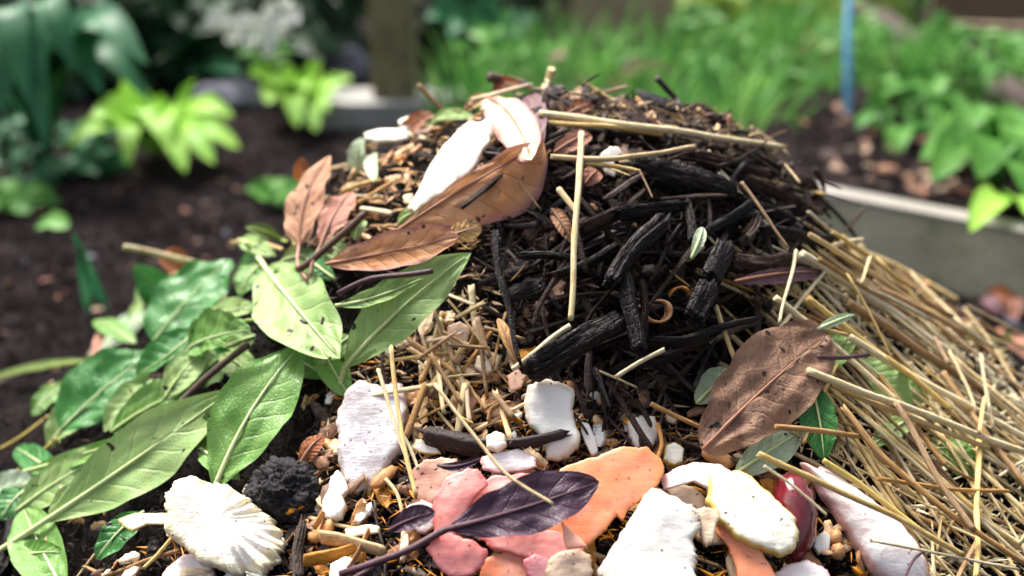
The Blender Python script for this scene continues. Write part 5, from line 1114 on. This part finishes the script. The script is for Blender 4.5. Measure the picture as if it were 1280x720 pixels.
litter('fine_crumbs', 'fine black crumbs covering the heap', M_crumb, ALL, 9000, .0012, .0045, (-.001, .006))
litter('brown_crumbs', 'fine brown crumbs between the scraps', M_crumb2, CHIPR, 1800, .0010, .0035, (0, .008))
litter('brown_crumbs', 'fine brown crumbs around the top left of the heap', M_crumb2, TOPR, 400, .0010, .0035, (0, .008))
litter('straw_chaff', 'fine straw chaff on the right flank', M_straw, STRAWR, 600, .002, .007, (0, .008))
litter('straw_chaff', 'straw and wood fibres matted along the crest', M_strawb, CREST, 420, .003, .012, (0, .012), .06, .16)
litter('bark_fibres', 'brown fibres matted along the crest', M_bark3, CREST, 500, .003, .012, (0, .012), .08, .2)
MIDR = [(430, 470), (600, 330), (650, 440), (840, 520), (960, 560), (900, 640), (380, 640)]
litter('wood_fibres', 'fine tan wood fibres matted between the scraps', M_woodp, MIDR, 900, .003, .010, (0, .010), .06, .16)
litter('wood_fibres', 'fine orange-brown wood fibres matted between the scraps', M_wood, CHIPR, 900, .003, .009, (0, .008), .06, .18)
litter('wood_fibres', 'fine brown fibres matted at the top left', M_strawb, TOPR, 500, .003, .009, (0, .010), .06, .16)
litter('bark_fibres', 'fine dark fibres matted between the bark chunks', M_bark3, BARKR, 500, .003, .010, (0, .016), .08, .2)
litter('bark_fibres', 'fine brown fibres matted between the bark chunks', M_bark2, BARKR, 1800, .003, .012, (0, .018), .06, .18)
litter('bark_fibres', 'fine dark fibres matted under the leaves and straw', M_bark2, ALL, 2400, .003, .010, (0, .006), .06, .2)
litter('straw_chaff', 'pale split straw chaff matted on the right flank', M_strawp, STRAWR, 900, .004, .013, (0, .008), .05, .12)
def clods(name, label, mat, region, n, s0, s1, z=0.0):
    vs = []; fs = []
    for i in range(n):
        x, y = rpt(region); p = G(x, y, z); s = rnd.uniform(s0, s1)*rnd.random()**.5; b_ = len(vs)
        if heap(p.x, p.y) > .02: continue
        for u_, v_, w_ in ((-1, 0, 0), (1, 0, 0), (0, 1, 0), (0, -1, 0), (0, 0, .8), (0, 0, -.6), (.7, .7, .3), (-.7, -.7, .3)):
            vs.append(p+Vector((u_, v_, w_))*s*rnd.uniform(.7, 1.3))
        for f in ((0, 2, 4), (2, 6, 4), (6, 1, 4), (1, 3, 4), (3, 7, 4), (7, 0, 4), (2, 0, 5), (6, 2, 5), (1, 6, 5), (3, 1, 5), (7, 3, 5), (0, 7, 5)): fs.append(tuple(b_+q for q in f))
    tag(mk(name, vs, fs, mat, None, None, False, Vector((0, 1.5, 0))), label, kind='stuff')
SB = [(-80, 150), (470, 150), (460, 250), (350, 330), (150, 450), (-80, 600)]
clods('soil_clods', 'crumbly dark clods of soil left of the heap', M_soil, SB, 3600, .004, .016)
clods('soil_clods', 'crumbly clods of soil in the raised bed', M_soil, [(990, 130), (1300, 110), (1300, 290), (1100, 245), (1000, 225)], 1200, .004, .016, .08)
clods('soil_clods', 'crumbly soil between the heap and the board', M_soil, [(1160, 350), (1330, 380), (1330, 560), (1240, 480)], 700, .003, .010)
# pieces lying on the soil around
def gpt(poly, z=0.0):
    def f():
        while True:
            x, y = rpt(poly); p = G(x, y, z)
            if heap(p.x, p.y) < .01: return p+Vector((0, 0, .004))
    return f
SOILL = [(0, 215), (420, 180), (440, 240), (340, 310), (150, 420), (0, 520)]
gc = chipset('soil_chip', [M_woodb, M_woodb, M_bark3, M_woodb, M_bark2, M_brick, M_slate, M_bark3, M_bpink], .030, .020, .009, 3)
scatter(None, 70, gc, (.2, .6), (0, .003), 'soil_chip', 'one of the brown and pale bits scattered on the bare soil left of the heap', 'wood bit', 'bits scattered on the soil on the left', .5, gpt(SOILL))
scatter(None, 34, gc, (.4, 1.0), (0, .003), 'soil_chip', 'one of the bits lying on the soil between the heap and the board', 'wood bit', 'bits on the soil by the board', .5, gpt([(1180, 390), (1290, 400), (1290, 500), (1240, 470)]))
scatter(None, 60, gc, (.5, 1.3), (0, .004), 'soil_chip', 'one of the bits scattered on the soil of the raised bed', 'wood bit', 'bits on the raised bed', .5, gpt([(1000, 140), (1200, 130), (1220, 250), (1100, 240), (1010, 220)], .08))
ms = [M_brust, M_bpink, M_bark2, M_golive, M_purple2]
for i, (x, y) in enumerate([(1225, 392), (1262, 410), (1240, 420), (1272, 442), (1210, 395), (1262, 380), (1275, 465), (1250, 445)]):
    mb = MB(); c = G(x, y)+Vector((0, 0, .008)); a = i*1.3; e = c+Vector((math.cos(a), math.sin(a), .25))*.045
    bleaf(mb, [c, c.lerp(e, .5)+Vector((0, 0, .012)), e], .03, None, .5, .6, .8); tag(mb.build('fallen_leaf', ms[i % 5]), 'one of the dead leaves lying on the soil below the board', 'leaf', 'dead leaves below the board')
# ================================================================ camera, light, world
cam = bpy.data.cameras.new('Camera'); co = bpy.data.objects.new('Camera', cam); col.objects.link(co); scene.camera = co
cam.sensor_width = 36; cam.lens = FPX/1280*36; cam.clip_start = .02; cam.clip_end = 300
co.location = CAM; co.rotation_euler = (R(90)-PITCH, 0, 0)
cam.dof.use_dof = True; cam.dof.focus_distance = .645; cam.dof.aperture_fstop = 3.3; cam.dof.aperture_blades = 0
SUN_EL, SUN_AZ = 56, -35        # degrees; azimuth from +Y towards +X
su = bpy.data.lights.new('Sun', 'SUN'); su.energy = 2.5; su.angle = R(24); su.color = (1, .965, .92)
so = bpy.data.objects.new('Sun', su); col.objects.link(so)
el, az = R(SUN_EL), R(SUN_AZ)
sd = Vector((math.sin(az)*math.cos(el), math.cos(az)*math.cos(el), math.sin(el)))
so.rotation_euler = sd.to_track_quat('Z', 'Y').to_euler(); so.location = sd*20
w = bpy.data.worlds.new('World'); scene.world = w; w.use_nodes = True
nt = w.node_tree; bg = nt.nodes['Background']; sky = nt.nodes.new('ShaderNodeTexSky'); sky.sky_type = 'NISHITA'; sky.sun_disc = False
sky.sun_elevation = el; sky.sun_rotation = az; sky.air_density = 1.0; sky.dust_density = 7.0; sky.ozone_density = .3
hs = nt.nodes.new('ShaderNodeHueSaturation'); hs.inputs['Saturation'].default_value = .55      # thin cloud
nt.links.new(sky.outputs[0], hs.inputs['Color']); nt.links.new(hs.outputs[0], bg.inputs[0]); bg.inputs[1].default_value = .09
vs_ = scene.view_settings; vs_.view_transform = 'Standard'; vs_.look = 'None'; vs_.gamma = 1; vs_.exposure = 1.5
vs_.use_curve_mapping = False
scene.cycles.use_denoising = True; scene.cycles.denoiser = 'OPENIMAGEDENOISE'
scene.cycles.max_bounces = 5; scene.cycles.diffuse_bounces = 2; scene.cycles.glossy_bounces = 2; scene.cycles.transmission_bounces = 2
scene.cycles.use_adaptive_sampling = True; scene.cycles.adaptive_threshold = .01
